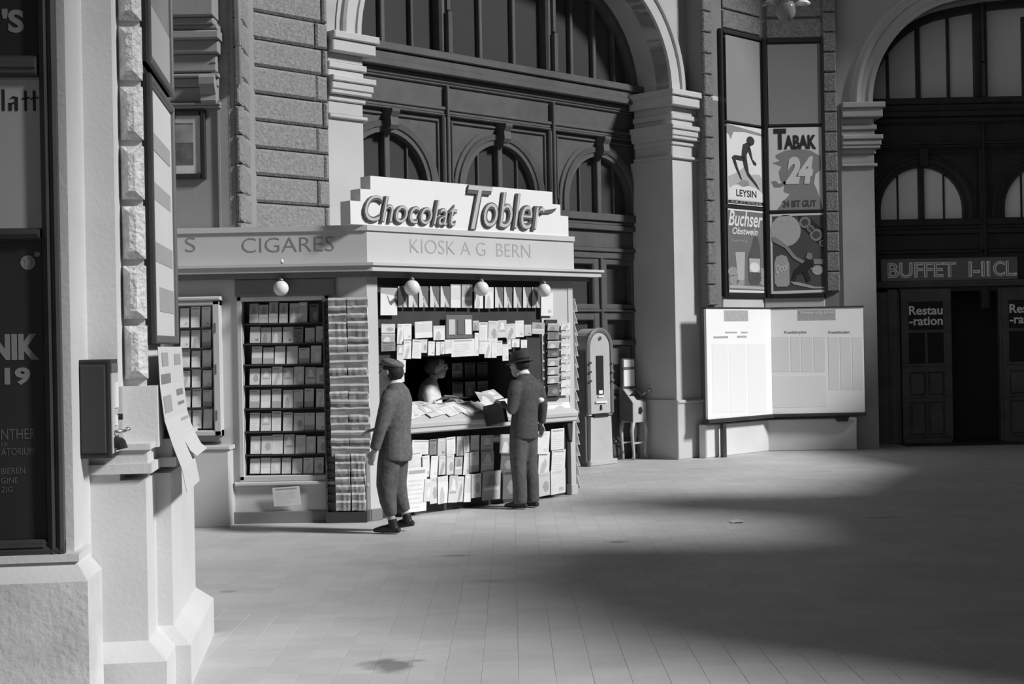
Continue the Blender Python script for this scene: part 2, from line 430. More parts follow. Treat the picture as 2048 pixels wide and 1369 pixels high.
# ---- corner pier between the two arches
a1 = C1.px(1411, 400)[0]; b1 = C2.px(1675, 400)[0]
pA = C1.w(a1); pB = C2.w(b1); bk1 = C1.w(a1, .6); 
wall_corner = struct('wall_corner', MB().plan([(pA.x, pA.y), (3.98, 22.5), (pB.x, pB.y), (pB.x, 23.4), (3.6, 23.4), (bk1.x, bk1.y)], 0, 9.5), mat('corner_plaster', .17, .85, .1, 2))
def blocks(fr, x0, x1, ys, y, m):
    xa, xb = fr.px(x0, 350, y)[0], fr.px(x1, 350, y)[0]
    for q in range(len(ys) - 1):
        zt, zb_ = fr.px((x0 + x1) / 2, ys[q], y)[1], fr.px((x0 + x1) / 2, ys[q + 1], y)[1]
        o = part('stone_block', MB().cbox(xa, xb, y + random.uniform(-.008, .008), .02, zb_ + .007, zt - .007, .016), m, wall_corner)
        o.matrix_basis = fr.mat()
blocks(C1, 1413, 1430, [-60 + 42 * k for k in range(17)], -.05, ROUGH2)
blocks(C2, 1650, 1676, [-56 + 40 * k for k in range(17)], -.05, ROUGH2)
for fr, x0, x1, rows in ((C1, 1443, 1529, ((-60, 28), (30, 66))), (C2, 1532, 1648, ((-40, 36), (38, 78)))):
    for ya, yb in rows:
        dy = 0
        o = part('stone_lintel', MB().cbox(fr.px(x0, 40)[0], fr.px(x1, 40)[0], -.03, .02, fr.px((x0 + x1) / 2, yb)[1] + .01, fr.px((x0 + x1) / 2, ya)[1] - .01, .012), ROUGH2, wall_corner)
        o.matrix_basis = fr.mat()
for fr, x0, x1 in ((C1, 1446, 1531), (C2, 1530, 1650)):
    o = part('stone_sill', MB().cbox(fr.px(x0, 600, -.02)[0], fr.px(x1, 600, -.02)[0], -.02, .03, fr.px((x0 + x1) / 2, 640)[1], fr.px((x0 + x1) / 2, 594)[1], .01), STONE, wall_corner); o.matrix_basis = fr.mat()
DADO = mat('dado_stone', .66, .8, .06, 1.5, .15, 40)
zd = C2.px(1620, 838, -.08)[1]
o = part('dado', MB().cbox(C1.px(1412, 860, -.08)[0], .033, -.08, .05, 0, zd, .015), DADO, wall_corner); o.matrix_basis = C1.mat()
o = part('dado', MB().cbox(-.033, C2.px(1714, 860, -.08)[0], -.08, .1, 0, zd, .015), DADO, wall_corner); o.matrix_basis = C2.mat()

# ---- wall of the buffet
CB = 8.82
wall_right = arch_wall('wall_right', BW, 4.9, 14.5, CB, '')
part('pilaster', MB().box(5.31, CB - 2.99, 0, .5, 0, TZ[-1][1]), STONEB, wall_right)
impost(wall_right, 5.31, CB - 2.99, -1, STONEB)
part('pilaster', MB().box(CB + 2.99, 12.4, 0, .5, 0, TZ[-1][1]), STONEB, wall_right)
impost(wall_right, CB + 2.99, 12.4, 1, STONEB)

# ---- timber screens in the arches
def screen(name, fr, cx, glass, wood, lunette_glass, doors):
    f = fr.shift(0, .68)
    cv = arch_curve(cx, 3.03, ZS)
    back = [(x, z) for x, z, _, _ in cv]
    o = struct(name, MB().prism([(cx - 3.03, 3.0)] + back + [(cx + 3.03, 3.0)], .10, .14), glass, f.mat())
    part('arch_frame', MB().band(arch_curve(cx, 2.86, ZS, 1.52), [(0, .1), (0, -.0), (.05, -.02), (.2, -.02), (.2, .1)]), wood, o)
    def y2z(y): return AW.px(940, y, .68)[1]
    zc = [(y2z(118), y2z(133), .14), (y2z(133), y2z(150), .10), (y2z(150), y2z(163), .15), (y2z(163), y2z(176), .05), (y2z(176), y2z(181), .035)]
    for a, b, p in zc: part('transom_moulding', MB().cbox(cx - 3.0, cx + 3.0, -p, .1, b, a, .012), wood, o)
    za, zb = y2z(181), y2z(222)
    part('frieze', MB().box(cx - 3.0, cx + 3.0, -.0, .1, zb, za), wood, o)
    for ya, yb, p in ((222, 229, .05), (229, 236, .03), (236, 240, .045)):
        part('frieze_moulding', MB().cbox(cx - 3.0, cx + 3.0, -p, .1, y2z(yb), y2z(ya), .01), wood, o)
    zt = y2z(240); zsil = 3.69; bays = (-2.04, 0, 2.07)
    lim = [-3.03, -1.03, 1.03, 3.03]
    for k in (-1.03, 1.03):
        part('mullion', MB().cbox(cx + k - .07, cx + k + .07, -.05, .1, 2.2, zt, .02), wood, o)
        part('mullion', MB().cbox(cx + k - .02, cx + k + .02, -.08, .0, 2.2, za, .01), wood, o)
        part('mullion', MB().cbox(cx + k - .10, cx + k + .10, -.06, .1, zc[0][0], 7.2, .03), wood, o)
        part('mullion_shaft', MB().tube([(cx + k + .02, -.09, zc[0][0]), (cx + k + .02, -.09, zc[0][0] + .55)], .05, 8).tube([(cx + k + .02, -.07, zc[0][0] + .58), (cx + k + .02, -.07, 7.2)], .04, 8), wood, o)
    for k, w_ in ((-2.55, .02), (-2.05, .035), (-1.55, .02), (-.3, .03), (.35, .03), (1.55, .03), (2.05, .035), (2.5, .02)):
        part('glazing_bar', MB().cbox(cx + k - w_, cx + k + w_, .03, .1, zc[0][0], 7.0, .01), wood, o)
    R = .80
    for q, k in enumerate(bays):
        c0 = cx + k; x0, x1 = cx + lim[q] + .05, cx + lim[q + 1] - .05; zc0 = zsil + .17
        hc = half_circle(c0, zc0, R, 20, .17)
        poly = [(x0, zsil), (x0, zt), (x1, zt), (x1, zsil)] + [(x, z) for x, z, _, _ in reversed(hc)]
        part('lunette_panel', MB().prism(poly, .02, .1), wood, o)
        part('lunette_arch', MB().band(hc, [(-.12, .1), (-.12, -.01), (-.06, -.01), (-.05, -.03), (.02, -.04), (.03, -.01), (.08, -.01), (.09, .0), (.09, .1)]), wood, o)
        part('pane', MB().prism([(x, z) for x, z, _, _ in half_circle(c0, zc0, R - .1, 20, .17)], .09, .095), lunette_glass, o)
        part('glazing_bar', MB().cbox(c0 - .045, c0 + .045, .0, .1, zsil, zc0 + R - .1, .01), wood, o)
        for e in (-.38, .38): part('glazing_bar', MB().cbox(c0 + e - .012, c0 + e + .012, .05, .1, zsil, zc0 + math.sqrt((R - .1) ** 2 - .38 ** 2), .004), wood, o)
        ky = [(-.13, zc0 + R - .10), (-.16, zc0 + R - .05), (-.15, zc0 + R + .05), (-.19, zc0 + R + .12), (-.19, zc0 + R + .16), (0, zc0 + R + .16), (0, zc0 + R - .1)]
        part('keystone', MB().sweep(ky, c0 - .065, c0 + .065), wood, o)
        for e, (a, b) in enumerate(((x0 + .06, zt - .05),)):
            part('panel_moulding', MB().cbox(a, x1 - .06, -.012, .03, b - .03, b, .008).cbox(a, a + .03, -.012, .03, zc0, b - .03, .008).cbox(x1 - .09, x1 - .06, -.012, .03, zc0, b - .03, .008), wood, o)
    for a, b, p in ((3.69, 3.58, .07), (3.58, 3.52, .03), (3.52, 3.44, .06), (3.44, 3.18, .0), (3.18, 3.12, .05), (3.12, 3.02, .02)):
        part('sill_moulding', MB().cbox(cx - 3.0, cx + 3.0, -p, .1, b, a, .01), wood, o)
    return o, f
window_1, SF = screen('window_1', AW, CX, GLASSD, WOOD, GLASSD, True)
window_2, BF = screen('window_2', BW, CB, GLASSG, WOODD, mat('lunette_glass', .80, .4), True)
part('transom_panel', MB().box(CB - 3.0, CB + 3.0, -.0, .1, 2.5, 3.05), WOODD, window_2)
# glazed doors under the big arch
def rect(fr, x0, y0, x1, y1, off=0):
    xm, ym = (x0 + x1) / 2, (y0 + y1) / 2
    return fr.px(x0, ym, off)[0], fr.px(x1, ym, off)[0], fr.px(xm, y1, off)[1], fr.px(xm, y0, off)[1]
door_1 = struct('door_1', MB().box(CX - 3.03, CX + 3.03, .10, .13, 0, 3.05), GLASSD, SF.mat())
for xc in [CX + k for k in (-2.9, -2.05, -1.03, 0, 1.03, 2.05, 2.93)]:
    part('stile', MB().cbox(xc - .16, xc + .16, 0, .1, 0, 3.03, .02), WOOD, door_1)
    part('stile_bead', MB().cbox(xc - .025, xc + .025, -.04, .0, 0, 3.03, .01), WOOD, door_1)
for z0, z1, p in ((2.93, 3.03, 0), (2.10, 2.22, .0), (2.22, 2.26, .04), (2.26, 2.34, .01), (1.72, 1.80, .03), (0, .9, 0), (.9, .96, .03), (.25, .3, .03)):
    part('rail', MB().cbox(CX - 3.0, CX + 3.0, -p + .005, .1, z0, z1, .012), WOOD, door_1)
for k in range(6):
    x0 = CX - 2.9 + k * .98
    part('door_panel', MB().cbox(x0 + .16, x0 + .84, .05, .1, .96, 1.72, .02), mat('door_panel_paint', .15, .6, .1, 4), door_1)
# ---- buffet front: fascia sign, doors, dark opening
def z_at(y, x=1850, off=0): return BF.px(x, y, off)[1]
bx = lambda x, y=700, off=0: BF.px(x, y, off)[0]
BWOOD = mat('buffet_wood', .085, .45, .2, 4)
door_2 = struct('door_2', MB().box(bx(1748), bx(1800), .0, .12, 0, z_at(575)), BWOOD, BF.mat())
part('door_cornice', MB().cbox(bx(1742), CB + 2.0, -.10, .1, z_at(575), z_at(566), .02), BWOOD, door_2)
part('door_post', MB().cbox(bx(1776), bx(1797), -.03, .1, 0, z_at(578), .015), BWOOD, door_2)
for ya, yb in ((700, 793), (800, 873)):
    part('post_panel', MB().cbox(bx(1780), bx(1793), -.045, .0, z_at(yb), z_at(ya), .012), BWOOD, door_2)
part('passage', MB().box(bx(1800), CB + 2.1, .9, .95, 0, 2.7), INT, door_2)
part('passage', MB().box(bx(1800), CB + 2.1, .12, .95, z_at(570), z_at(566)), INT, door_2)
part('passage', MB().box(bx(1800) - .05, bx(1800), .12, .95, 0, 2.7), INT, door_2)
part('passage', MB().box(CB + 2.1, CB + 2.15, .12, .95, 0, 2.7), INT, door_2)
part('passage_floor', MB().box(bx(1790), CB + 2.1, -.62, .95, -.01, .012), mat('threshold', .06, .7), door_2)
def leaf(name, xa, xb, words, yoff=0.0):
    d = struct(name, MB().box(xa, xb, .02, .06, .04, z_at(578)), BWOOD, BF.mat())
    W = xb - xa; ia, ib = xa + W * .15, xb - W * .16; m_ = (ia + ib) / 2
    for a, b in ((xa, ia), (ib, xb)): part('stile', MB().cbox(a, b, -.01, .05, .04, z_at(578), .01), BWOOD, d)
    part('stile', MB().cbox(m_ - .02, m_ + .02, -.008, .05, .04, z_at(662), .006), BWOOD, d)
    for ya, yb, p in ((578, 604, .014), (660, 666, .017), (727, 733, .035), (733, 745, .019), (793, 797, .03), (797, 804, .016), (873, 876, .03), (876, 892, .014)):
        part('rail', MB().cbox(xa + .02, xb - .02, -p, .05, z_at(yb), z_at(ya), .006), BWOOD, d)
    part('pane', MB().box(ia, ib, .0, .02, z_at(660), z_at(604)), PAPERB, d)
    part('pane', MB().box(ia, m_ - .02, .0, .02, z_at(727), z_at(666)), mat('door_glass', .015, .1, spec=.3), d)
    part('pane', MB().box(m_ + .02, ib, .0, .02, z_at(727), z_at(666)), MATS['door_glass'], d)
    for a, b in ((ia, m_ - .02), (m_ + .02, ib)):
        for ya, yb in ((746, 790), (806, 870)): part('door_panel', MB().cbox(a + .02, b - .02, -.02, .03, z_at(yb), z_at(ya), .02), BWOOD, d)
    h = ib - ia
    for body, ya, yb in words:
        text_fit(body, ia + .01, ib - .01, z_at(yb), z_at(ya), -.001, mat('door_letters', .8, .6), d, offset=.02)
    return d
leaf('door_3', bx(1803), bx(1904), (('Restau', 612, 630), ('-ration', 634, 651)))
leaf('door_4', bx(2004), bx(2105), (('Restau', 612, 630), ('-ration', 634, 651)))
part('stile', MB().cbox(bx(2004) - .04, bx(2004), -.02, .1, .02, z_at(578), .01), BWOOD, door_2)

# ---- near pier on the left (stepped pilasters)
A0 = NP
NR = NP.shift(0); NR = Fr(NR.o[0], NR.o[1], 97)
def corner(fr, deg): return Fr(fr.o[0], fr.o[1], deg)
def step(fr, deg, x, y=1000):
    f = corner(fr, deg); d = f.px(x, y)[0]; p = f.w(d); return Fr(p.x, p.y, 7)
A = NP; AF = step(A, 97, 388)
B = step(A, 7, 311); Cc = step(B, 97, 292); D = step(Cc, 7, 181); E = step(D, 97, 147)
FF = E.shift(-3.0)
def pl(*fs): return [f.o for f in fs]
back = NP.shift(-3.4, 1.2); backR = AF.shift(0, .0)
AB = Fr(AF.o[0], AF.o[1], 7)
backc = AF.shift(-3.2)
wall_near = struct('wall_near', MB().plan(pl(FF, E, D, Cc, B, A, AF, backc), .28, 1.13), LIME)
# upper shaft
CU = step(Cc, 7, 229, 400); BU = CU.shift(0, .20); AU = step(BU, 7, 286, 400); AUF = AU.shift(0, .62)
part('shaft', MB().plan(pl(FF, E, D, CU, BU, AU, AUF, backc), 1.13, 9.5), LIME, wall_near)
zc = Cc.px(240, 948)[1]
# pedestal caps
def grow(fs, d):
    """offset a stepped outline outwards by d: every corner moves right and towards the camera"""
    out = []
    for f, (a, y) in fs: out.append(f.shift(a * d, -y * d).o)
    return out
def cap(z0, z1, d, fs=None):
    return MB().plan(grow(((FF, (0, 1)), (E, (1, 1)), (D, (1, 1)), (Cc, (1, 1)), (B, (1, 1)), (A, (1, 1)), (AF, (1, 0)), (backc, (0, 0))), d), z0, z1)
E2 = Fr(D.o[0], D.o[1], 7)
def cap2(z0, z1, d):
    return MB().plan(grow(((D.shift(-.3, .05), (0, 0)), (D.shift(-.02), (0, 1)), (Cc, (1, 1)), (B, (1, 1)), (A, (1, 1)), (AF, (1, 0)), (backc, (0, 0))), d), z0, z1)
part('pedestal_moulding', cap2(zc + .0, zc + .05, .035), LIME, wall_near)
part('pedestal_moulding', cap2(zc + .05, zc + .12, .012), LIME, wall_near)
part('pedestal_moulding', cap2(zc + .12, zc + .15, .03), LIME, wall_near)
AM = step(BU, 7, 318, 840)
part('dado_block', MB().plan(pl(D, CU, BU.shift(.0, -.05), AM.shift(0, -.05), AM.shift(0, .45), backc), zc + .12, BU.px(280, 772)[1]), LIME, wall_near)
# plinth
part('plinth', MB().plan(grow(((D.shift(-.3, .05), (0, 0)), (D.shift(-.02), (0, 1)), (Cc, (1, 1)), (B, (1, 1)), (A, (1, 1)), (AF, (1, -1)), (backc, (0, 0))), .10), 0, .22), LIME, wall_near)
def bevel_cap(d, z0, z1):
    fs = ((D.shift(-.3, .05), (0, 0)), (D.shift(-.02), (0, 1)), (Cc, (1, 1)), (B, (1, 1)), (A, (1, 1)), (AF, (1, -1)), (backc, (0, 0)))
    a = [(x, y, z0) for x, y in grow(fs, d)]; b = [(x, y, z1) for x, y in grow(fs, 0)]
    return MB().rings([a, b])
part('plinth_slope', bevel_cap(.10, .22, .31), LIME, wall_near)
# lower wall under the poster frame
E3 = step(E.shift(0, -.16), 7, 177, 1250)
zl1 = E.px(60, 1128, -.1)[1]; zl2 = E.px(60, 1168, -.16)[1]
part('plinth', MB().plan(pl(FF.shift(0, -.16), E3, E3.shift(0, .40), FF.shift(0, .3)), 0, zl2), mat('worn_plaster', .62, .85, .14, 3.5, .3, 30), wall_near)
E4 = E3.shift(-.10, 0)
fsA = [(FF.shift(0, -.16).o, FF.shift(0, -.06).o), (E3.o, E3.shift(-.07, .10).o), (E3.shift(0, .40).o, E3.shift(-.07, .40).o), (FF.shift(0, .3).o, FF.shift(0, .3).o)]
part('ledge_slope', MB().rings([[(a[0], a[1], zl2) for a, b in fsA], [(b[0], b[1], zl1) for a, b in fsA]]), LIME, wall_near)
e5 = E3.shift(-.05, .07)
part('ledge', MB().plan(pl(FF.shift(0, -.09), e5, e5.shift(0, .33), FF.shift(0, .3)), zl1, zl1 + .035), LIME, wall_near)
# hammered blocks on the shaft
js = [-195, -75, 45, 165, 285, 405, 525, 645, 765]
for q in range(len(js) - 1):
    zt, zb_ = BU.px(262, js[q], -.05)[1], BU.px(262, js[q + 1], -.05)[1]
    xa, xb = .012, (Vector(AU.o) - Vector(BU.o)).length
    o = part('stone_block', MB().cbox(xa, xb + .01, -.075 + random.uniform(-.008, .008), .02, zb_ + .018, zt - .018, .04), ROUGHN, wall_near); o.matrix_basis = BU.mat()
# ---- unseen side wall, its opening outline shaped to cut the sun into floor patches
SW = Fr(9.5, 0, 90)
mask_sill = [(4.25, 5.2), (5.1, 6.9), (7.0, 7.6), (9.2, 7.3), (9.8, 5.4), (11.6, 5.2), (12.0, 6.5), (13.4, 6.1), (14.0, 4.5), (17.5, 3.35), (18.3, 3.4), (20.9, 3.7), (21.6, 5.6)]
top = [(10.6 + (10.9 if math.cos(t) > 0 else 9.6) * math.cos(t), 5.5 + 12 * math.sin(t)) for t in [math.radians(a) for a in range(0, 181, 6)]]
wall_side_mask = struct('wall_side_mask', MB().prism([(-6, 0), (-6, 5.4)] + mask_sill + [(25, 5.6), (25, 0)], 0, -.3), STONE2, SW.mat())
part('mask_head', MB().prism([(25, 5.5)] + top + [(-6, 5.5), (-6, 20), (25, 20)], 0, -.3), STONE2, wall_side_mask)

# ================================================================== THE KIOSK
kiosk = thing('newspaper_kiosk', 'pale angular newspaper kiosk with a stepped white sign and projecting canopy', 'kiosk', KF.mat())
KI = KF.mat().inverted(); KLm = KI @ KL.mat()
def kw(name, mb, m): return part(name, mb, m, kiosk, KI)            # built in world coordinates
def kl(name, mb, m, smooth=False): return part(name, mb, m, kiosk, KLm, smooth)
def kf(name, mb, m, smooth=False): return part(name, mb, m, kiosk, None, smooth)
def kplan(d, z0, z1, sL=-2.7, sR=3.10):
    q = lambda v: (v.x, v.y)
    return MB().plan([q(KL.w(sL, -d)), (-1.47 + .414 * d, 14.5 - d), q(KF.w(sR, -d)), q(KF.w(sR, 1.9)), q(KF.w(.30, 1.9)), q(KL.w(-1.42, .42)), q(KL.w(sL, .42))], z0, z1)
kw('fascia', kplan(.03, 2.62, 2.965), PAINT)
kw('fascia_cap', kplan(.05, 2.965, 3.02), PAINT)
kw('canopy', kplan(.19, 2.545, 2.60, sR=3.40), PAINT)
kw('canopy_lip', kplan(.215, 2.60, 2.628, sR=3.425), PAINT)
kw('soffit_shade', kplan(.10, 2.49, 2.545, sR=3.28), KBASE)  # dark band added for the shade under the canopy
# stepped sign on the roof
zt = [KF.px(760, y)[1] for y in (449, 403, 378, 354)]
sl_ = [KF.px(x, y)[0] for x, y in ((697, 425), (717, 391), (737, 366))]; sr_ = [KF.px(x, y)[0] for x, y in ((1133, 455), (1117, 420), (1101, 395))]
zt = [3.02, KF.px(727, 404)[1], KF.px(727, 379)[1], 3.525]
sign = kf('sign_board', MB().prism([(sl_[0], 3.02), (sl_[0], zt[1]), (sl_[1], zt[1]), (sl_[1], zt[2]), (sl_[2], zt[2]), (sl_[2], zt[3]), (sr_[2], zt[3]), (sr_[2], zt[2]), (sr_[1], zt[2]), (sr_[1], zt[1]), (sr_[0], zt[1]), (sr_[0], 3.02)], -.03, .13), WHITE)
def deep_text(body, x0, x1, z0, z1, sh, sp=1.0):
    text_fit(body, x0, x1, z0, z1, -.03, mat('letter_outline', .11, .5), sign, depth=.03, shear=sh, offset=.026, space=sp)
    dx, dz = (x1 - x0) * .006, (z1 - z0) * .02
    text_fit(body, x0 + dx + .004, x1 - dx + .004, z0 + dz + .004, z1 - dz + .004, -.06, mat('letter_core', .50, .5), sign, depth=.006, shear=sh, offset=-.010, space=sp)
def bx2(x0, x1, y0, y1):
    r = rect(KF, x0, y0, x1, y1, -.03); return r
def sl_text(body, x0, x1, ym0, ym1, sh, sp=1.0):
    a, b, c_, d = bx2(x0, x1, ym0, ym1); deep_text(body, a, b, c_, d, sh, sp)
sl_text('Chocolat', 724, 911, 396, 449, .28)
sl_text('T', 932, 982, 372, 462, .32)
sl_text('obler', 962, 1086, 387, 459, .24)
a, b, c_, d = bx2(1082, 1110, 416, 428)
part('lettering', MB().prism([(a, c_ + .0), (a, c_ + .03), (b - .05, d - .01), (b, d), (b - .03, c_ + .03), (a + .12, c_ + .005)], -.055, -.03), MATS['letter_outline'], sign)
text_px('KIOSK A G  BERN', KF, 820, 484, 1060, 511, -.03, LETG, kiosk, offset=-.012, depth=.003)
for body, x0, x1 in (('CIGARES', 484, 668), ('S', 371, 391)):
    for t_ in text_px(body, KL, x0, 475, x1, 504, -.03, LETM, kiosk, offset=-.015, depth=.003): t_.matrix_basis = KLm
# left side with the big show window
wl, wr, wb, wt = rect(KL, 487, 602, 652, 951)
kl('side_wall', MB().box(-1.41, wl, 0, .10, .12, 2.55), PAINT2)
kl('side_wall', MB().box(wr, 0, 0, .10, .12, 2.55), PAINT2)
kl('side_wall', MB().box(wl, wr, 0, .10, .12, wb), PAINT2)
kl('side_wall', MB().box(wl, wr, 0, .10, wt, 2.55), PAINT2)
kl('header_shade_board', MB().cbox(-1.34, -.32, -.04, .0, wt + .05, 2.49, .01), KBASE)  # dark paint stands in for the canopy's shade on the header
for a, b, c_, d in ((wl - .05, wl, wb - .05, wt + .05), (wr, wr + .05, wb - .05, wt + .05), (wl - .05, wr + .05, wt, wt + .05), (wl - .05, wr + .05, wb - .06, wb)):
    kl('window_frame', MB().cbox(a, b, -.03, .02, c_, d, .008), PAINT2)
kl('window_sill', MB().cbox(wl - .10, wr + .1, -.06, .02, wb - .10, wb - .06, .01), PAINT2)
kl('panel_frame', MB().cbox(-1.41, -1.385, -.02, 0, .12, wb - .1, .004).cbox(-1.385, -.02, -.02, 0, wb - .13, wb - .1, .004), PAINT2)
kl('plinth', MB().cbox(-1.42, 0, -.025, .1, 0, .12, .006), KBASE)
kl('show_window_back', MB().box(wl - .03, wr + .03, .22, .24, wb - .03, wt + .03), mat('cabinet_back', .16, .7, .2, 3))
kl('show_window_side', MB().box(wl - .03, wl, .1, .22, wb, wt).box(wr, wr + .03, .1, .22, wb, wt).box(wl, wr, .1, .22, wb - .02, wb).box(wl, wr, .1, .22, wt, wt + .02), mat('cabinet_side', .2, .7))
SHY = (647, 687, 729, 771, 817, 863, 909, 949)
SHZ = [KL.px(570, y, .05)[1] for y in SHY]
for z in SHZ[:-1]: kl('shelf', MB().box(wl, wr, .015, .22, z - .012, z + .004), KDARK)
def pane_mat():
    m = bpy.data.materials.new('window_glass'); m.use_nodes = True; nt = m.node_tree; b = nt.nodes['Principled BSDF']
    b.inputs['Transmission Weight'].default_value = 1; b.inputs['Roughness'].default_value = .0; b.inputs['IOR'].default_value = 1.1
    b.inputs['Base Color'].default_value = (.9, .9, .9, 1); return m
# left pier of the kiosk with the narrow show case
dz_ = KL.px(420, 893, -.25)[1]
kl('side_pier', MB().box(-2.7, -1.41, -.0, .4, 0, 2.55), PAINT2)
kl('pier_dado', MB().cbox(-2.7, KL.px(458, 980, -.25)[0], -.25, .05, 0, dz_ - .04, .006), PAINT2)
kl('dado_cap', MB().cbox(-2.7, KL.px(460, 890, -.27)[0], -.27, .05, dz_ - .04, dz_, .01), PAINT2)
cl, cr, cb, ct = rect(KL, 340, 612, 427, 862, -.10)
kl('show_case', MB().box(cl - .03, cr + .0, -.02, .0, cb - .03, ct + .03), MATS['cabinet_back'])
for a, b, c_, d in ((cr, cr + .075, cb - .06, ct + .05), (cl - .05, cr + .075, ct, ct + .05), (cl - .05, cr + .075, cb - .06, cb)):
    kl('case_frame', MB().cbox(a, b, -.12, .0, c_, d, .01), PAINT2)
for k_ in (.08, .45, .78): kl('case_hinge', MB().box(cr + .022, cr + .034, -.126, -.118, cb + (ct - cb) * k_, cb + (ct - cb) * k_ + .10), METALD)
kl('case_cornice', MB().cbox(cl - .05, cr + .09, -.14, .0, ct + .05, ct + .09, .012), PAINT2)
kl('case_foot', MB().sweep([(0, cb - .14), (-.10, cb - .10), (-.13, cb - .06), (0, cb - .06)], cl, cr + .05), KBASE)
CSY = (656, 697, 736, 776, 816, 858); CSZ = [KL.px(400, y, -.08)[1] for y in CSY]
for z in CSZ[:-1]: kl('case_shelf', MB().box(cl, cr, -.09, -.01, z - .008, z + .004), KDARK)
# front
kf('corner_post', MB().box(0, .14, 0, .12, .12, 2.55), PAINT)
kf('plinth', MB().cbox(-.01, .14, -.02, .12, 0, .12, .006), KBASE)
kf('counter_front', MB().box(.14, 3.02, .06, .09, 0, .93), KDARK)
kf('corner_post', MB().box(3.02, 3.10, 0, .12, .12, 2.55), PAINT)
kf('plinth', MB().cbox(3.0, 3.11, -.02, .12, 0, .12, .006), PAINT2)
kf('right_wall', MB().box(3.04, 3.10, .12, 1.9, 0, 2.55), PAINT)
kf('header', MB().box(.14, 2.58, .03, .07, 1.66, 2.55), KDARK)
kf('front_board', MB().box(.14, .47, .03, .07, .93, 1.66), KDARK)
kf('front_board', MB().box(2.25, 2.60, .03, .07, .93, 1.66), KDARK)
kf('front_panel', MB().box(2.58, 3.02, .01, .07, .93, 2.55), PAINT)
kf('rack_board', MB().box(2.62, 2.815, -.012, .01, 1.12, 2.05), KDARK)
kf('interior_wall', MB().box(.3, 3.04, 1.82, 1.88, 0, 2.5).box(.24, .3, .4, 1.88, 0, 2.5), INT)
kf('interior_floor', MB().box(.15, 3.0, .1, 1.85, .0, .03), INT)
# counter: sloping display board with a rounded lip
kf('counter', MB().sweep([(-.10, .91), (-.125, .93), (-.13, .965), (-.11, .985), (.14, 1.135), (.45, 1.14), (.45, 1.10), (.14, 1.09), (-.06, .89)], .40, 3.02), PAINT)
kf('counter_edge', MB().sweep([(-.10, .87), (-.11, .88), (-.11, .915), (-.05, .91), (-.05, .86)], .40, 3.02), PAINT2)
kf('counter_bracket', MB().prism([(2.98, .62), (3.0, .89), (2.9, .89), (2.93, .66)], -.06, .0), KDARK)

# ------------------------------------------------------------------ printed matter
def cover(k):
    """front cover k as a unit sheet: paper, title band and picture blocks, each a flat printed face"""
    rnd = random.Random(100 + k); mb = MB(); t = .006
    base = (0, 0, 0, 1, 1, 1, 2, 2, 3, 4, 5, 6, 0, 1)[k % 14]
    mb.box(0, 1, -t, 0, 0, 1, base)
    y = -t - .0006
    def q(x0, x1, z0, z1, m, n=0): mb.face([(x0, y - n * .0004, z0), (x1, y - n * .0004, z0), (x1, y - n * .0004, z1), (x0, y - n * .0004, z1)], m)
    ink = lambda: rnd.choice([m for m in range(7) if abs(m - base) in (1, 2)])
    s = k % 7
    if s == 0: q(.10, .75, .84, .93, ink()); q(.55, .85, .12, .26, ink())
    elif s == 1:
        q(0, 1, .80, 1, ink()); mb.face([(.12, y, .0), (.58, y, .0), (.66, y, .3), (.5, y, .62), (.3, y, .58), (.2, y, .3)], ink())
    elif s == 2:
        q(.1, .9, .86, .94, min(6, base + 3))
        for r in range(7): q(.1, rnd.uniform(.6, .92), .08 + r * .10, .125 + r * .10, min(6, base + 1))
    elif s == 3:
        mb.face([(.62 + .26 * math.cos(a * PI / 5) * (1 + .25 * math.sin(3 * a)), y, .40 + .24 * math.sin(a * PI / 5)) for a in range(10)], ink()); q(.08, .8, .84, .94, ink())
    elif s == 4: q(0, 1, 0, .34, ink()); q(.12, .7, .86, .93, ink())
    elif s == 5:
        mb.face([(.1, y, .0), (.45, y, .0), (.8, y, .5), (.6, y, .75), (.3, y, .45)], ink()); q(.1, .7, .84, .93, ink())
    else:
        q(0, 1, .48, 1, min(6, base + 1)); mb.face([(.2, y - .001, .48), (.8, y - .001, .48), (.66, y - .001, .82), (.4, y - .001, .9)], ink()); q(.1, .9, .34, .42, ink())
    return mb.mesh('printed_cover', P)
COVERS = [cover(k) for k in range(28)]
def tent():
    """book cover with a pale tapering triangle on a dark ground"""
    mb = MB(); mb.box(0, 1, -.006, 0, 0, 1, 5); y = -.0066
    mb.face([(0, y, 0), (.42, y, 0), (.5, y, .35), (.12, y, 1), (0, y, 1)], 1); mb.face([(.62, y, 0), (1, y, 0), (.45, y, .55), (.4, y, .45)], 2)
    return mb.mesh('tent_cover', P)
TENT = tent()
ORD = ('first', 'second', 'third', 'fourth', 'fifth', 'sixth', 'seventh', 'eighth', 'ninth', 'tenth', 'eleventh', 'twelfth', 'thirteenth', 'fourteenth', 'fifteenth', 'sixteenth', 'seventeenth', 'eighteenth', 'nineteenth', 'twentieth',
       'twenty-first', 'twenty-second', 'twenty-third', 'twenty-fourth', 'twenty-fifth', 'twenty-sixth', 'twenty-seventh', 'twenty-eighth')
def shade(me):
    b = me.polygons[0].material_index; return ('white', 'pale', 'pale grey', 'grey', 'dark grey', 'dark', 'black')[b]
def sheet(fr, x0, y0, x1, y1, off, me, name, label, cat, group, lean=0.0, roll=0.0):
    """a printed thing standing or hanging in the plane, picked by its edges"""
    a, b, z0, z1 = rect(fr, x0, y0, x1, y1, off)
    M = fr.mat(a, off, z0) @ Rx(lean) @ Ry(roll) @ Matrix.Diagonal((b - a, 1, z1 - z0, 1))
    return tag(link(name, me, None, M), label, cat, group)
rnd = random.Random(3)
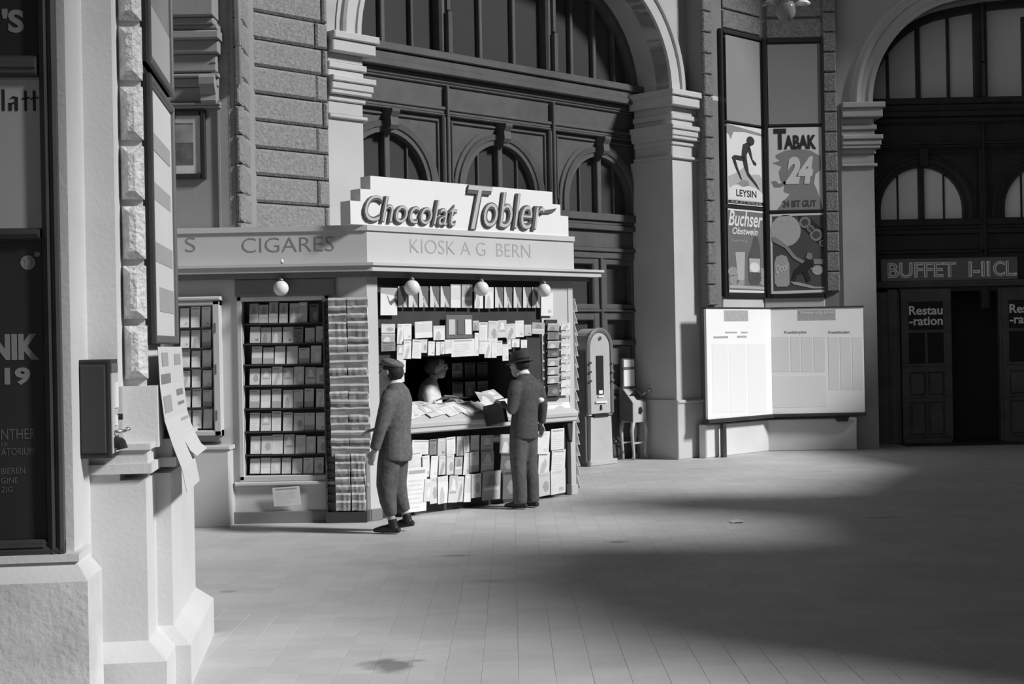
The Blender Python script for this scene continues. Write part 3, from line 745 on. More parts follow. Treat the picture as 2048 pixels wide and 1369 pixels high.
# booklets in the big show window
tops = (600, 648, 688, 730, 773, 819, 866, 912)
rows7 = ((498, 20, 7), (499, 22, 7), (503, 23.5, 6), (500, 22, 7), (499, 22, 7), (499, 22, 7), (500, 22.5, 7), (499, 21.5, 7))
order = ('top', 'second', 'third', 'fourth', 'fifth', 'sixth', 'seventh', 'bottom')
for r in range(8):
    x0, p, n = rows7[r]
    for q in range(n):
        k = rnd.randrange(28)
        k = rnd.choice([k, 8, 9, 22, 6, 7]) if r < 2 else rnd.choice([k, 0, 1, 2, 3, 12, 13, 4, 17, 18])
        me = COVERS[k]; xa = x0 + q * p + rnd.uniform(-1, 1); h = SHY[r] - tops[r]; y1 = SHY[r] - .5; y0 = y1 - h * rnd.uniform(.80, .92)
        if r == 7: y1 = 948; y0 = 915 + rnd.uniform(0, 3)
        sheet(KL, xa, y0, xa + p * rnd.uniform(.82, .95), y1, .035, me, 'booklet',
              '%s booklet, %s from the left on the %s shelf of the large show window' % (shade(me), ORD[q], order[r]), 'booklet', 'booklets in the large show window', lean=-14)
# booklets in the narrow case
ctop = (615, 660, 701, 740, 780, 820)
for r in range(6):
    for q in range(3):
        me = COVERS[rnd.choice((0, 1, 2, 12, 14, 16, 4, 18))]; xa = 360 + q * 21.5 + r * .7
        sheet(KL, xa, ctop[r] + rnd.uniform(-2, 2), xa + 17.5, CSY[r] - .5, -.06, me, 'booklet',
              '%s booklet, %s from the left on the %s shelf of the narrow show case' % (shade(me), ORD[q], ('top', 'second', 'third', 'fourth', 'fifth', 'bottom')[r]), 'booklet', 'booklets in the narrow show case', lean=-10)
# notice on the base panel
sheet(KL, 548, 975, 602, 1013, -.04, COVERS[2], 'notice', 'white printed notice curling off the base panel below the large show window', 'notice', None, lean=9, roll=-3)
# row hanging under the canopy
def hang(x0, y0, x1, y1, me, label, group='papers hung across the kiosk front', off=-.02, name='magazine', cat='magazine', lean=2.0, roll=0.0):
    return sheet(KF, x0, y0, x1, y1, off, me, name, label, cat, group, lean, roll)
def big_cover(dark=False):
    mb = MB(); mb.box(0, 1, -.006, 0, 0, 1, 0); y = -.0066
    mb.face([(.35, y, .75), (.5, y, .45), (.62, y, .35), (.85, y, .5), (1, y, .32), (1, y, .55), (.8, y, .62), (.55, y, .5), (.42, y, .7)], 5)
    mb.face([(0, y, .8), (1, y, .7), (1, y, 1), (0, y, 1)], 3); return mb.mesh('big_cover', P)
hang(760, 576, 793, 631, big_cover(), 'large white magazine with a dark figure, top left under the canopy')
TN = (795, 816, 837, 859, 880)
for i, x in enumerate(TN): hang(x, 573, x + 18.5, 615, TENT, 'dark book with a pale tapering stripe, %s from the left in the top row' % ORD[i], 'striped books in the top row')
for i, (x0, x1, me, s) in enumerate(((900, 920, COVERS[4], 'left'), (922, 943, COVERS[11 - 5], 'right'))): hang(x0, 569, x1, 616, me, 'plain grey magazine, %s one of the pair between the striped books' % s)
for i, (x0, x1) in enumerate(((948, 965), (969, 986))): hang(x0, 575, x1, 617, COVERS[1], 'white magazine with a dark head band, %s one below the middle globe lamp' % ('left', 'right')[i])
for i, x in enumerate((989, 1007, 1026, 1045, 1063)): hang(x, 575, x + 16, 616, TENT, 'dark book with a pale tapering stripe, %s from the right in the top row' % ORD[4 - i], 'striped books in the top row')
hang(1081, 586, 1105, 632, COVERS[0], 'white magazine with a black arch, below the right globe lamp')
MID = ((762, 648, 789, 666), (762, 667, 789, 684), (762, 685, 790, 703), (793, 648, 805, 688), (806, 648, 822, 680), (829, 644, 864, 677), (866, 652, 889, 681), (945, 642, 957, 662), (957, 645, 974, 680), (975, 642, 994, 684), (995, 641, 1012, 676), (1012, 648, 1030, 678), (1030, 642, 1047, 675), (1048, 650, 1062, 672), (1063, 645, 1088, 668))
MK = (3, 8, 9, 12, 0, 4, 1, 22, 2, 3, 13, 5, 0, 7, 6)
for i, (a_, k) in enumerate(zip(MID, MK)):
    me = COVERS[k]
    if i < 3: lab = 'picture postcard, %s of the three in the column left of the serving hatch' % ('top', 'middle', 'bottom')[i]
    else: lab = '%s paper, %s from the left in the row above the hatch fringe' % (shade(me), ORD[i - 3])
    hang(*a_, me, lab, name='postcard' if i < 3 else 'magazine', cat='postcard' if i < 3 else 'magazine', roll=rnd.uniform(-2, 2))
# framed card with three small pictures
fb = thing('card_board', 'dark framed board with three small cards above the serving hatch', 'board', KF.mat(*(lambda r: (r[0], -.03, r[2]))(rect(KF, 891, 631, 944, 678, -.03))))
r_ = rect(KF, 891, 631, 944, 678, -.03); W_, H_ = r_[1] - r_[0], r_[3] - r_[2]
part('backing', MB().cbox(0, W_, -.012, .0, 0, H_, .006), P[5], fb)
for i, (a_, m_) in enumerate(((.08, 2), (.42, 5), (.70, 0))): part('card', MB().box(W_ * a_, W_ * (a_ + .24), -.018, -.012, H_ * .18, H_ * .82), P[m_], fb)
LOW = ((793, 690, 806, 720), (794, 720, 810, 745), (794, 745, 808, 765), (806, 681, 821, 718), (823, 679, 841, 717), (842, 679, 853, 706), (855, 683, 868, 711), (871, 684, 879, 711), (880, 684, 888, 709), (889, 680, 902, 708), (902, 679, 948, 714),
       (948, 666, 956, 712), (957, 680, 968, 708), (968, 678, 981, 716), (982, 680, 992, 716), (992, 682, 1004, 712), (1004, 689, 1016, 722), (1013, 678, 1022, 699), (1023, 678, 1038, 695), (1041, 680, 1053, 696))
LK = (13, 0, 14, 12, 2, 3, 0, 14, 12, 4, 2, 0, 16, 12, 14, 2, 0, 13, 1, 0)
for i, (a_, k) in enumerate(zip(LOW, LK)):
    me = COVERS[k]
    lab = ('%s paper, %s from the top of the strip left of the hatch' % (shade(me), ORD[i])) if i < 3 else '%s paper, %s from the left in the fringe over the hatch' % (shade(me), ORD[i - 3])
    hang(*a_, me, lab, 'papers in the fringe over the hatch', off=-.035, roll=rnd.uniform(-3, 3))
# postcard columns right of the hatch
for i in range(8):
    me = COVERS[rnd.choice((8, 9, 10, 22, 6, 24))]
    y = 647 + i * 17.5
    hang(1094, y, 1117, y + 15 + (8 if i == 7 else 0), me, '%s postcard, %s from the top of the dark rack column by the right post' % (shade(me), ORD[i]), 'postcards in the dark column', name='postcard', cat='postcard', off=-.03, lean=8)
for i in range(9):
    me = COVERS[rnd.choice((0, 1, 2, 12, 13, 4, 18))]
    y = 646 + i * 16.3
    hang(1121, y, 1139, y + 14.5, me, '%s postcard, %s from the top of the light rack column by the right post' % (shade(me), ORD[i]), 'postcards in the light column', name='postcard', cat='postcard', off=-.03, lean=8)
hang(1091, 806, 1141, 829, COVERS[12], 'white card leaning on the right end of the counter', None, off=-.05, name='price_card', cat='card', lean=-8)
# papers hanging below the counter
FRONT = (((822, 879, 857, 908), 2), ((858, 879, 872, 910), 9), ((874, 877, 890, 912), 7), ((892, 875, 910, 910), 2), ((912, 873, 926, 912), 22), ((927, 873, 938, 906), 12), ((940, 871, 957, 905), 4), ((961, 871, 985, 905), 13), ((998, 868, 1024, 906), 8),
         ((812, 906, 843, 938), 16), ((845, 912, 859, 955), 0), ((859, 912, 873, 955), 14), ((876, 912, 891, 950), 5), ((892, 910, 907, 950), 3), ((908, 914, 923, 950), 6), ((925, 906, 938, 950), 0), ((939, 905, 957, 945), 18), ((961, 903, 986, 945), 20), ((999, 905, 1023, 945), 10),
         ((810, 935, 851, 1024), 2), ((846, 958, 860, 1003), 17), ((859, 955, 874, 1008), 3), ((875, 953, 895, 1008), 1), ((895, 951, 912, 1005), 13), ((912, 953, 925, 1004), 5), ((926, 948, 940, 1004), 4), ((942, 948, 961, 996), 3), ((963, 942, 999, 1000), 6), ((1004, 940, 1030, 998), 24),
         ((1073, 862, 1096, 908), 14), ((1075, 905, 1097, 950), 12), ((1077, 946, 1099, 993), 3), ((1101, 858, 1127, 900), 2), ((1101, 898, 1128, 942), 16), ((1101, 940, 1130, 989), 0))
nm = {0: 'top', 1: 'middle', 2: 'bottom'}
idx = 0
for i, (a_, k) in enumerate(FRONT):
    me = COVERS[k % 28]
    if i < 9: lab = '%s from the left in the top row below the counter' % ORD[i]
    elif i < 19: lab = '%s from the left in the middle row below the counter' % ORD[i - 9]
    elif i < 29: lab = '%s from the left in the bottom row below the counter' % ORD[i - 19]
    elif i < 32: lab = '%s one in the column right of the man in the hat' % nm[i - 29]
    else: lab = '%s one in the column nearest the right post' % nm[i - 32]
    hang(*a_, me, '%s hanging paper, %s' % (shade(me), lab), 'papers hung below the counter', off=-.02 - .012 * ((i % 3) + (i // 9)), name='newspaper', cat='newspaper', lean=3, roll=rnd.uniform(-4, 4))
# papers lying on the sloping counter
for i in range(15):
    me = COVERS[(0, 2, 13, 4, 16, 1, 12, 3, 6, 14, 18, 0, 5, 2, 17)[i]]
    s_ = .50 + i * .135; y_ = (-.085, -.045)[i % 2]; z_ = 1.051 + y_ * .6 + .008 + .004 * (i % 3)
    M = KF.mat(s_, y_, z_ + .002) @ Rx(-90 + 31) @ Ry(rnd.uniform(-28, -6)) @ Matrix.Diagonal((.17, 1, .20, 1))
    tag(link('magazine', me, None, M), '%s magazine lying on the sloping counter, %s from the left' % (shade(me), ORD[i]), 'magazine', 'magazines lying on the counter')
for i, (s_, k) in enumerate(((.62, 0), (.80, 12), (1.72, 8), (1.9, 13))):
    me = COVERS[k]
    M = KF.mat(s_, .16, 1.145) @ Rx((-80, -82, -52, -55)[i]) @ Ry((8, -6, 14, -9)[i]) @ Matrix.Diagonal((.22, 1, .17, 1))
    tag(link('magazine', me, None, M), '%s magazine propped at the back of the counter, %s from the left' % (shade(me), ORD[i]), 'magazine', 'magazines propped behind the counter')
# shelf of books inside
ish = thing('book_shelf', 'dim shelf rack inside the hatch beside the man in the hat', 'shelf', KF.mat(1.78, .75, .9))
part('back', MB().box(0, .62, .0, .02, 0, .85), INT, ish)
for z_ in (.28, .50, .72): part('board', MB().box(0, .62, -.12, 0, z_ - .015, z_), INT, ish)
for i in range(9):
    q, r = i % 3, i // 3
    me = COVERS[(9, 8, 22, 6, 9, 23, 8, 22, 9)[i]]
    M = KF.mat(1.80 + q * .2, .70, .9 + (.28, .50, .72)[r]) @ Matrix.Diagonal((.16, 1, .17, 1))
    tag(link('magazine', me, None, M), '%s magazine on the %s board inside the hatch, %s from the left' % (shade(me), ('lowest', 'middle', 'top')[r], ORD[q]), 'magazine', 'magazines inside the hatch')

# ------------------------------------------------------------------ newspaper rack at the corner
def folded(k):
    rnd = random.Random(k); mb = MB(); n = 6
    prof = [(0, 1.02), (-.018, 1.05), (-.040, .98), (-.048, .80), (-.045, .55), (-.040, .28), (-.034, 0.0), (-.026, 0.0), (-.020, .5), (0, .9)]
    cols = (1, 1, 1, 3, 4, 3, 1, 1, 1, 1) if k % 3 == 0 else ((1, 2, 2, 4, 4, 3, 2, 1, 1, 1) if k % 3 == 1 else (1, 0, 2, 3, 5, 4, 1, 1, 1, 1))
    m = len(prof); st = [0, .18, .36, .52, .70, .86, 1]
    wob = [rnd.uniform(-.03, .03) for _ in st]; dep = [rnd.uniform(.95, 1.08) for _ in st]
    i0 = 0
    for a, x in enumerate(st): mb.v += [(x, y * dep[a], z + wob[a] * (1 - z * .4)) for y, z in prof]
    for a in range(len(st) - 1):
        for q in range(m):
            j = (q + 1) % m; c_ = cols[q]
            if q == 4: c_ = max(2, c_ + rnd.choice((-1, 0, 0)))
            mb.f.append((a * m + q, a * m + j, (a + 1) * m + j, (a + 1) * m + q)); mb.m.append(c_)
    mb.f.append(tuple(reversed(range(m)))); mb.m.append(0); b = (len(st) - 1) * m; mb.f.append(tuple(b + q for q in range(m))); mb.m.append(0)
    return mb.mesh('folded_newspaper', P)
FOLD = [folded(k) for k in range(9)]
rk = thing('newspaper_rack', 'tall slatted newspaper rack standing at the kiosk corner', 'rack', KL.mat(-.235, -.07, 0))
part('rail', MB().cbox(-.21, -.19, -.02, .06, .0, 2.28, .004), WOOD, rk)
part('rail', MB().cbox(.18, .20, -.02, .06, .0, 2.28, .004), WOOD, rk)
part('backboard', MB().box(-.19, .18, .03, .06, .02, 2.28), KBASE, rk)
part('foot', MB().box(-.21, .205, -.04, .06, 0, .11), KDARK, rk)
for i in range(27):
    y0 = 599 + 15.6 * i; sh = .019 * (y0 - 597); hgt = 17.5
    lo = i >= 22
    z_ = KL.px(695, y0 + hgt, -.12)[1]; zt_ = KL.px(695, y0, -.12)[1]
    part('slat', MB().box(-.19, .18, -.005, .03, zt_ - .02, zt_ - .005), WOOD, rk)
    cells = ((656, 692), (694, 733)) if i < 20 else ((664, 694), (696, 722))
    if 7 <= i < 20 and i % 3: cells = ((657, 735),)
    for q, (xa, xb) in enumerate(cells):
        jx = rnd.uniform(-2, 3) if q == len(cells) - 1 else rnd.uniform(-1.5, 1)
        a_ = KL.px(xa + sh, y0, -.12)[0]; b_ = KL.px(xb + sh + jx, y0, -.12)[0]
        M = KL.mat(a_, -.075, z_) @ Ry(rnd.uniform(-1.5, 2.0)) @ Matrix.Diagonal((b_ - a_, 1.1, zt_ - z_ + .015, 1))
        side = ('left', 'right')[q] if len(cells) == 2 else 'full-width'
        tag(link('newspaper', FOLD[rnd.randrange(9)], None, M), 'folded newspaper, %s one in the %s row from the top of the corner rack' % (side, ORD[i]), 'newspaper', 'newspapers in the corner rack')
# papers standing out along the right side of the kiosk
KR = Fr(*(KF.w(3.10).to_2d()), 135)
for i in range(17):
    y0 = 602 + 22 * i + rnd.uniform(-3, 3)
    z0 = KF.px(1148, y0 + 24)[1]; z1 = KF.px(1148, y0)[1]
    me = COVERS[(0, 12, 2, 14)[i % 4]]
    M = KF.mat(3.105 + .07, .0, z0) @ Ry(-rnd.uniform(14, 26)) @ Rz(90) @ Matrix.Diagonal((.22, 1, (z1 - z0) * 1.15, 1))
    tag(link('magazine', me, None, M), 'white magazine sticking out from the right side of the kiosk, %s from the top' % ORD[i], 'magazine', 'magazines on the right side of the kiosk')

# ------------------------------------------------------------------ globe lamps of the kiosk
def globe(fr, x, y, r, label):
    s_, z_ = fr.px(x, y, -.15)
    t = thing('globe_lamp', label, 'lamp', fr.mat(s_, -.15, z_ - r), 'globe lamps under the kiosk canopy')
    part('globe', MB().ball((0, 0, r), r, 20), OPAL, t, smooth=True)
    top_ = 2.49 - (z_ - r)
    part('cap', MB().lathe([(.028, 2 * r - .012), (.030, 2 * r + .005), (.018, 2 * r + .022), (.012, 2 * r + .028)], n=12), METALD, t, smooth=True)
    part('stem', MB().tube([(0, 0, 2 * r + .02), (0, .05, max(top_, 2 * r + .05) + .0)], .008, 8), METALD, t)
globe(KL, 562, 577, .078, 'white globe lamp above the large show window')
globe(KF, 824, 576, .083, 'white globe lamp at the left over the serving hatch')
globe(KF, 963, 578, .082, 'white globe lamp in the middle over the serving hatch')
globe(KF, 1088, 581, .078, 'white globe lamp at the right end of the kiosk front')
s_, z_ = KL.px(561, 519, -.2)
t = thing('bulb', 'tiny white bulb standing on the canopy edge below the fascia lettering', 'bulb', KL.mat(s_, -.12, 2.628))
part('glass', MB().ball((0, 0, .035), .02, 12), OPAL, t, smooth=True); part('socket', MB().lathe([(.012, 0), (.012, .02), (.009, .024)], n=10), METALD, t)

# ================================================================== POSTERS AND BOARDS
class Poster:
    """a printed sheet at its place on a wall; shapes are given in the sheet's own 0..1 frame"""
    def __init__(s, fr, x0, y0, x1, y1, off, base, label, name='poster', cat='poster', group=None):
        a, b, z0, z1 = rect(fr, x0, y0, x1, y1, off); s.W, s.H = b - a, z1 - z0
        s.root = thing(name, label, cat, fr.mat(a, off, z0), group)
        part('sheet', MB().box(0, s.W, -.004, 0, 0, s.H), base, s.root)
    def poly(s, pts, m, name='print', lay=1, box=None):
        if box: x0, y0, x1, y1 = box; pts = [((x - x0) / (x1 - x0), (y1 - y) / (y1 - y0)) for x, y in pts]
        return part(name, MB().prism([(x * s.W, z * s.H) for x, z in pts], -.004 - .0015 * lay, -.004), m, s.root)
    def oval(s, cx, cz, rx, rz, m, name='print', lay=1, n=20, box=None):
        if box: x0, y0, x1, y1 = box; cx = (cx - x0) / (x1 - x0); cz = (y1 - cz) / (y1 - y0); rx /= (x1 - x0); rz /= (y1 - y0)
        return s.poly([(cx + rx * math.cos(2 * PI * k / n), cz + rz * math.sin(2 * PI * k / n)) for k in range(n)], m, name, lay)
    def text(s, body, x0, y0, x1, y1, m, box=None, lay=3, split=True, **k):
        if box: a, b, c_, d = box; x0, x1 = (x0 - a) / (c_ - a), (x1 - a) / (c_ - a); y0, y1 = (d - y1) / (d - b), (d - y0) / (d - b)
        return text_fit(body, x0 * s.W, x1 * s.W, y0 * s.H, y1 * s.H, -.004 - .0015 * (lay - 1), m, s.root, depth=.0015, split=split, **k)
# ---- hoarding frames in the corner
def hoard(fr, x0, x1, yt, yb, rows, label):
    a, b, z0, z1 = rect(fr, x0, yt, x1, yb, -.04)
    t = thing('hoarding', label, 'poster board', fr.mat(a, -.02, z0), None); W, Hh = b - a, z1 - z0; e = .048
    part('bar', MB().cbox(-.02, e - .01, -.04, .02, -.05, Hh + .05, .008), FRAME, t); part('bar', MB().cbox(W - e + .01, W + .02, -.04, .02, -.05, Hh + .05, .008), FRAME, t)
    part('bar', MB().cbox(e, W - e, -.04, .02, Hh - .01, Hh + .05, .008), FRAME, t); part('bar', MB().cbox(e, W - e, -.04, .02, -.05, .02, .008), FRAME, t)
    for y, h in rows:
        z = fr.px((x0 + x1) / 2, y, -.04)[1] - z0; part('bar', MB().cbox(e, W - e, -.03, .01, z - h, z + h, .005), FRAME, t)
hoard(C1, 1446, 1529, 74, 590, ((248, .012), (416, .025)), 'black poster frame on the left leaf of the corner pier')
hoard(C2, 1532, 1649, 84, 590, ((251, .010), (423, .02)), 'black poster frame on the right leaf of the corner pier')
BLANK = mat('blank_sheet', .22, .75, .03, 1.5)
Poster(C1, 1452, 78, 1525, 246, -.035, BLANK, 'blank grey sheet in the narrow frame above the jumping figure poster', 'blank_sheet', 'sheet')
Poster(C2, 1536, 88, 1644, 248, -.035, BLANK, 'blank grey sheet in the wide frame above the tobacco poster', 'blank_sheet', 'sheet')
p = Poster(C1, 1454, 253, 1526, 411, -.035, PAPERW, 'poster of a black leaping figure above the word LEYSIN'); B_ = (120, 70, 395, 680)
p.poly([(120, 70), (395, 110), (395, 130), (350, 125), (250, 115), (170, 125), (150, 185), (135, 150), (120, 140)], PAPERM, 'leaf_border', 1, B_)
p.poly([(125, 470), (200, 430), (240, 390), (300, 440), (360, 430), (392, 470), (392, 580), (300, 560), (200, 550), (130, 560)], PAPERG, 'mountain', 1, B_)
p.poly([(190, 520), (230, 485), (275, 490), (285, 525), (230, 540)], PAPERM, 'rock', 2, B_)
p.poly([(128, 560), (170, 530), (250, 522), (330, 540), (392, 580), (392, 645), (128, 640)], PAPERW, 'cloud', 2, B_)
p.oval(298, 178, 30, 36, PAPERB, 'head', 3, 16, B_)
p.poly([(240, 212), (272, 192), (302, 205), (284, 250), (266, 290), (268, 332), (242, 348), (228, 305), (232, 258)], PAPERB, 'torso', 3, B_)
p.poly([(276, 225), (298, 235), (312, 318), (342, 348), (336, 366), (318, 358), (298, 312), (282, 270)], PAPERB, 'arm', 3, B_)
p.poly([(248, 303), (252, 342), (182, 336), (197, 392), (230, 488), (216, 482), (177, 392), (154, 320), (175, 302)], PAPERB, 'leg', 3, B_)
p.poly([(236, 335), (268, 328), (282, 428), (342, 508), (362, 552), (345, 537), (270, 452), (246, 392)], PAPERB, 'leg', 3, B_)
p.text('LEYSIN', 182, 562, 336, 616, PAPERB, B_, offset=.02)
p.poly([(122, 648), (393, 648), (393, 672), (122, 672)], PAPERB, 'foot_band', 2, B_); p.text('AIR ET SOLEIL', 140, 652, 380, 668, PAPERG, B_, split=False)
p = Poster(C2, 1538, 255, 1645, 420, -.035, PAPERW, 'tobacco poster with a grey pipe smoker and the number 24'); B_ = (415, 85, 830, 692)
p.poly([(470, 285), (540, 255), (640, 243), (740, 258), (815, 300), (818, 400), (775, 430), (762, 500), (795, 580), (828, 690), (470, 690), (530, 620), (575, 575), (525, 558), (532, 505), (500, 470), (490, 410), (512, 372), (440, 345), (502, 328), (468, 305)], PAPERM, 'smoker', 1, B_)
p.poly([(430, 482), (465, 475), (490, 500), (540, 478), (545, 500), (505, 525), (452, 525)], PAPERM, 'pipe', 1, B_)
p.text('T', 455, 92, 552, 246, PAPERB, B_, offset=.05); p.text('ABAK', 535, 142, 785, 246, PAPERB, B_, offset=.045)
p.text('24', 540, 300, 757, 502, PAPERW, B_, lay=4, offset=.06, shear=.2)
p.text('24 IST GUT', 515, 622, 776, 672, PAPERD, B_, offset=.03)
p = Poster(C1, 1456, 420, 1530, 586, -.035, mat('poster_slate', .13, .7, .05, 3), 'drink poster with white script, a dark bottle and a glass'); B_ = (130, 700, 402, 1300)
p.text('Buchser', 134, 712, 386, 824, PAPERW, B_, offset=.02, shear=.3); p.text('Obstwein', 160, 832, 346, 882, PAPERW, B_, offset=.02, shear=.3)
p.text('Schweiz. Produkt', 146, 915, 268, 940, PAPERG, B_, split=False)
p.poly([(300, 960), (318, 890), (345, 890), (360, 960), (366, 1030), (366, 1210), (345, 1240), (290, 1240), (272, 1210), (272, 1040)], PAPERD, 'bottle', 2, B_)
p.poly([(280, 1050), (360, 1050), (360, 1150), (280, 1150)], PAPERG, 'bottle_label', 3, B_); p.oval(318, 1115, 36, 36, PAPERW, 'label_disc', 4, 16, B_)
p.poly([(180, 1010), (250, 1005), (242, 1210), (195, 1210)], PAPERG, 'glass', 2, B_)
for x, y, r in ((160, 1150, 34), (170, 1210, 36), (215, 1225, 30), (375, 1150, 34), (385, 1215, 30)): p.oval(x, y, r, r, mat('poster_fruit', .26, .7), 'fruit', 1, 16, B_)
p.poly([(134, 1245), (400, 1255), (400, 1275), (134, 1268)], PAPERG, 'foot_band', 2, B_)
p.poly([(132, 1280), (402, 1284), (402, 1300), (132, 1300)], PAPERW, 'border', 1, B_); p.poly([(132, 700), (402, 702), (402, 714), (132, 712)], PAPERW, 'border', 1, B_)
p = Poster(C2, 1541, 428, 1650, 588, -.035, PAPERD, 'dark poster with a big pale moon, a jar and a striding figure'); B_ = (435, 700, 832, 1300)
p.oval(548, 825, 110, 118, mat('poster_moon', .40, .7, .1, 30), 'moon', 2, 28, B_)
p.poly([(435, 700), (450, 700), (450, 1300), (435, 1300)], PAPERW, 'border', 1, B_); p.poly([(435, 1278), (832, 1272), (832, 1292), (435, 1300)], PAPERW, 'border', 2, B_)
p.poly([(435, 700), (832, 696), (832, 712), (435, 716)], PAPERW, 'border', 2, B_)
for x, y, r in ((690, 765, 42), (770, 860, 46), (730, 812, 26), (815, 925, 26)):
    p.oval(x, y, r, r, PAPERM, 'ring', 2, 18, B_); p.oval(x, y, r * .62, r * .62, PAPERD, 'ring_hole', 3, 18, B_)
p.poly([(640, 715), (720, 730), (830, 830), (832, 990), (760, 900), (650, 790)], PAPERB, 'shadow_shape', 1, B_)
p.poly([(445, 870), (470, 868), (560, 940), (620, 1020), (700, 1065), (745, 1110), (735, 1125), (690, 1090), (600, 1035), (540, 955), (450, 905)], mat('poster_pole', .24, .7), 'pole', 4, B_)
p.poly([(460, 1070), (475, 1020), (515, 1005), (550, 1018), (570, 1075), (570, 1225), (550, 1245), (480, 1245), (460, 1220)], PAPERG, 'jar', 3, B_)
p.text('Odol', 468, 1085, 552, 1150, PAPERW, B_, lay=5, slope=.35, offset=.02)
p.poly([(650, 1085), (700, 1040), (735, 1050), (745, 1100), (700, 1120), (725, 1200), (700, 1215), (670, 1140), (625, 1160), (605, 1210), (585, 1200), (610, 1120)], PAPERB, 'figure', 5, B_)
p.poly([(690, 1030), (705, 990), (735, 1000), (740, 1035), (715, 1050)], PAPERM, 'cap', 5, B_)
p.oval(775, 1125, 40, 36, PAPERG, 'fruit', 3, 16, B_); p.poly([(745, 1040), (820, 1045), (815, 1080), (750, 1080)], PAPERM, 'tin', 3, B_)
p.poly([(575, 1205), (640, 1215), (760, 1250), (825, 1250), (825, 1262), (740, 1262), (600, 1230)], PAPERG, 'plank', 3, B_)
# ---- timetable board, two leaves
L1 = Fr(3.98 + .0828, 22.3, 45).shift(0); L2 = Fr(3.98 + .0828, 22.3, 0)
tb = thing('timetable_board', 'large white folding timetable board standing in the corner', 'board', L2.mat())
ZT, ZB = L2.px(1620, 617)[1], L2.px(1620, 827)[1]
xl = L1.px(1414, 730)[0]; xr = L2.px(1728, 720)[0]
TBW = mat('timetable_paper', .88, .65, .02, 2); TBG = mat('timetable_print', .76, .7, .05, 60); TBH = mat('timetable_header', .40, .7, .2, 40)
m1 = L2.mat().inverted() @ L1.mat()
lf1 = part('leaf', MB().box(xl, 0.0, -.0, .04, ZB, ZT), TBW, tb, m1); lf2 = part('leaf', MB().box(0, xr, -.0, .04, ZB, ZT), TBW, tb)
part('top_rail', MB().cbox(xl - .01, .01, -.012, .06, ZT, ZT + .025, .004), FRAME2, tb, m1); part('top_rail', MB().cbox(0, xr + .01, -.012, .06, ZT, ZT + .025, .004), FRAME2, tb)
part('bottom_rail', MB().cbox(xl - .02, .0, -.04, .06, ZB - .06, ZB, .008), FRAME2, tb, m1); part('bottom_rail', MB().cbox(0, xr + .01, -.04, .06, ZB - .05, ZB, .008), FRAME2, tb)
s_ = L1.px(1450, 880)[0]; part('post', MB().box(s_ - .04, s_ + .04, .0, .06, 0, ZB - .06), FRAME2, tb, m1)
s_ = L2.px(1668, 840)[0]; part('bracket', MB().prism([(s_, ZB - .05), (s_ + .25, ZB - .05), (s_ + .21, ZB - .14), (s_ + .06, ZB - .14)], .0, .12), FRAME2, tb)
def tprint(fr, lf, x0, y0, x1, y1, m, name='printed_block', d=.002):
    a, b, z0, z1 = rect(fr, x0, y0, x1, y1); return part(name, MB().box(a, b, -d, 0, z0, z1), m, lf)
tprint(L1, lf1, 1448, 621, 1496, 643, TBH, 'header'); tprint(L2, lf2, 1595, 620, 1671, 641, TBH, 'header')
for x0, x1, y0, y1 in ((1539, 1578, 674, 744), (1582, 1600, 674, 744), (1603, 1625, 674, 744), (1628, 1650, 674, 744), (1657, 1678, 674, 780), (1681, 1702, 674, 780), (1705, 1725, 674, 780)): tprint(L2, lf2, x0, y0, x1, y1, TBG)
tprint(L2, lf2, 1545, 752, 1652, 815, mat('timetable_print_pale', .815, .7, .02, 60))
for x0, x1, y0, y1 in ((1425, 1456, 688, 826), (1459, 1492, 688, 826), (1496, 1532, 688, 826)): tprint(L1, lf1, x0, y0, x1, y1, mat('timetable_print_pale', .815, .7))
for x0, x1 in ((1569, 1613), (1657, 1699)):
    a, b, z0, z1 = rect(L2, x0, 662, x1, 669); text_fit('Postfahrplan', a, b, z0, z1, -.001, LETM, lf2, depth=.002, split=False)
a, b, z0, z1 = rect(L2, 1600, 622, 1667, 629); text_fit('Schweizerische Bahnen', a, b, z0, z1, -.003, TBW, lf2, depth=.002, split=False)
for x0, x1, y0, y1 in ((1427, 1456, 673, 677), (1474, 1493, 672, 676), (1450, 1474, 664, 667), (1482, 1495, 664, 667)): tprint(L1, lf1, x0, y0, x1, y1, TBH, 'printed_line')
# ---- buffet sign
a, b, z0, z1 = rect(BF, 1762, 516, 2036, 561, -.14)
sg = thing('buffet_sign', 'dark fascia sign over the dark doorway reading BUFFET in outlined letters', 'sign', BF.mat(a, -.14, z0))
part('board', MB().cbox(0, b - a, 0, .06, 0, z1 - z0, .01), mat('sign_board_dark', .16, .5), sg)
part('board_rail', MB().cbox(-.1, b - a + .3, .02, .12, -.05, 0, .01), BWOOD, sg)
W, Hs = b - a, z1 - z0
def frac(x): return (x - 1762) / (2036 - 1762) * W
for body, x0, x1 in (('BUFFET', 1775, 1912), ('I-II', 1937, 1980), ('CL.', 1986, 2034)):
    text_fit(body, frac(x0), frac(x1), Hs * .14, Hs * .82, 0, mat('sign_letter', .85, .5), sg, depth=.012, offset=.028)
    text_fit(body, frac(x0) + .012, frac(x1) - .012, Hs * .14 + .014, Hs * .82 - .014, -.012, MATS['sign_board_dark'], sg, name='letter_inlay', depth=.004, offset=-.03)
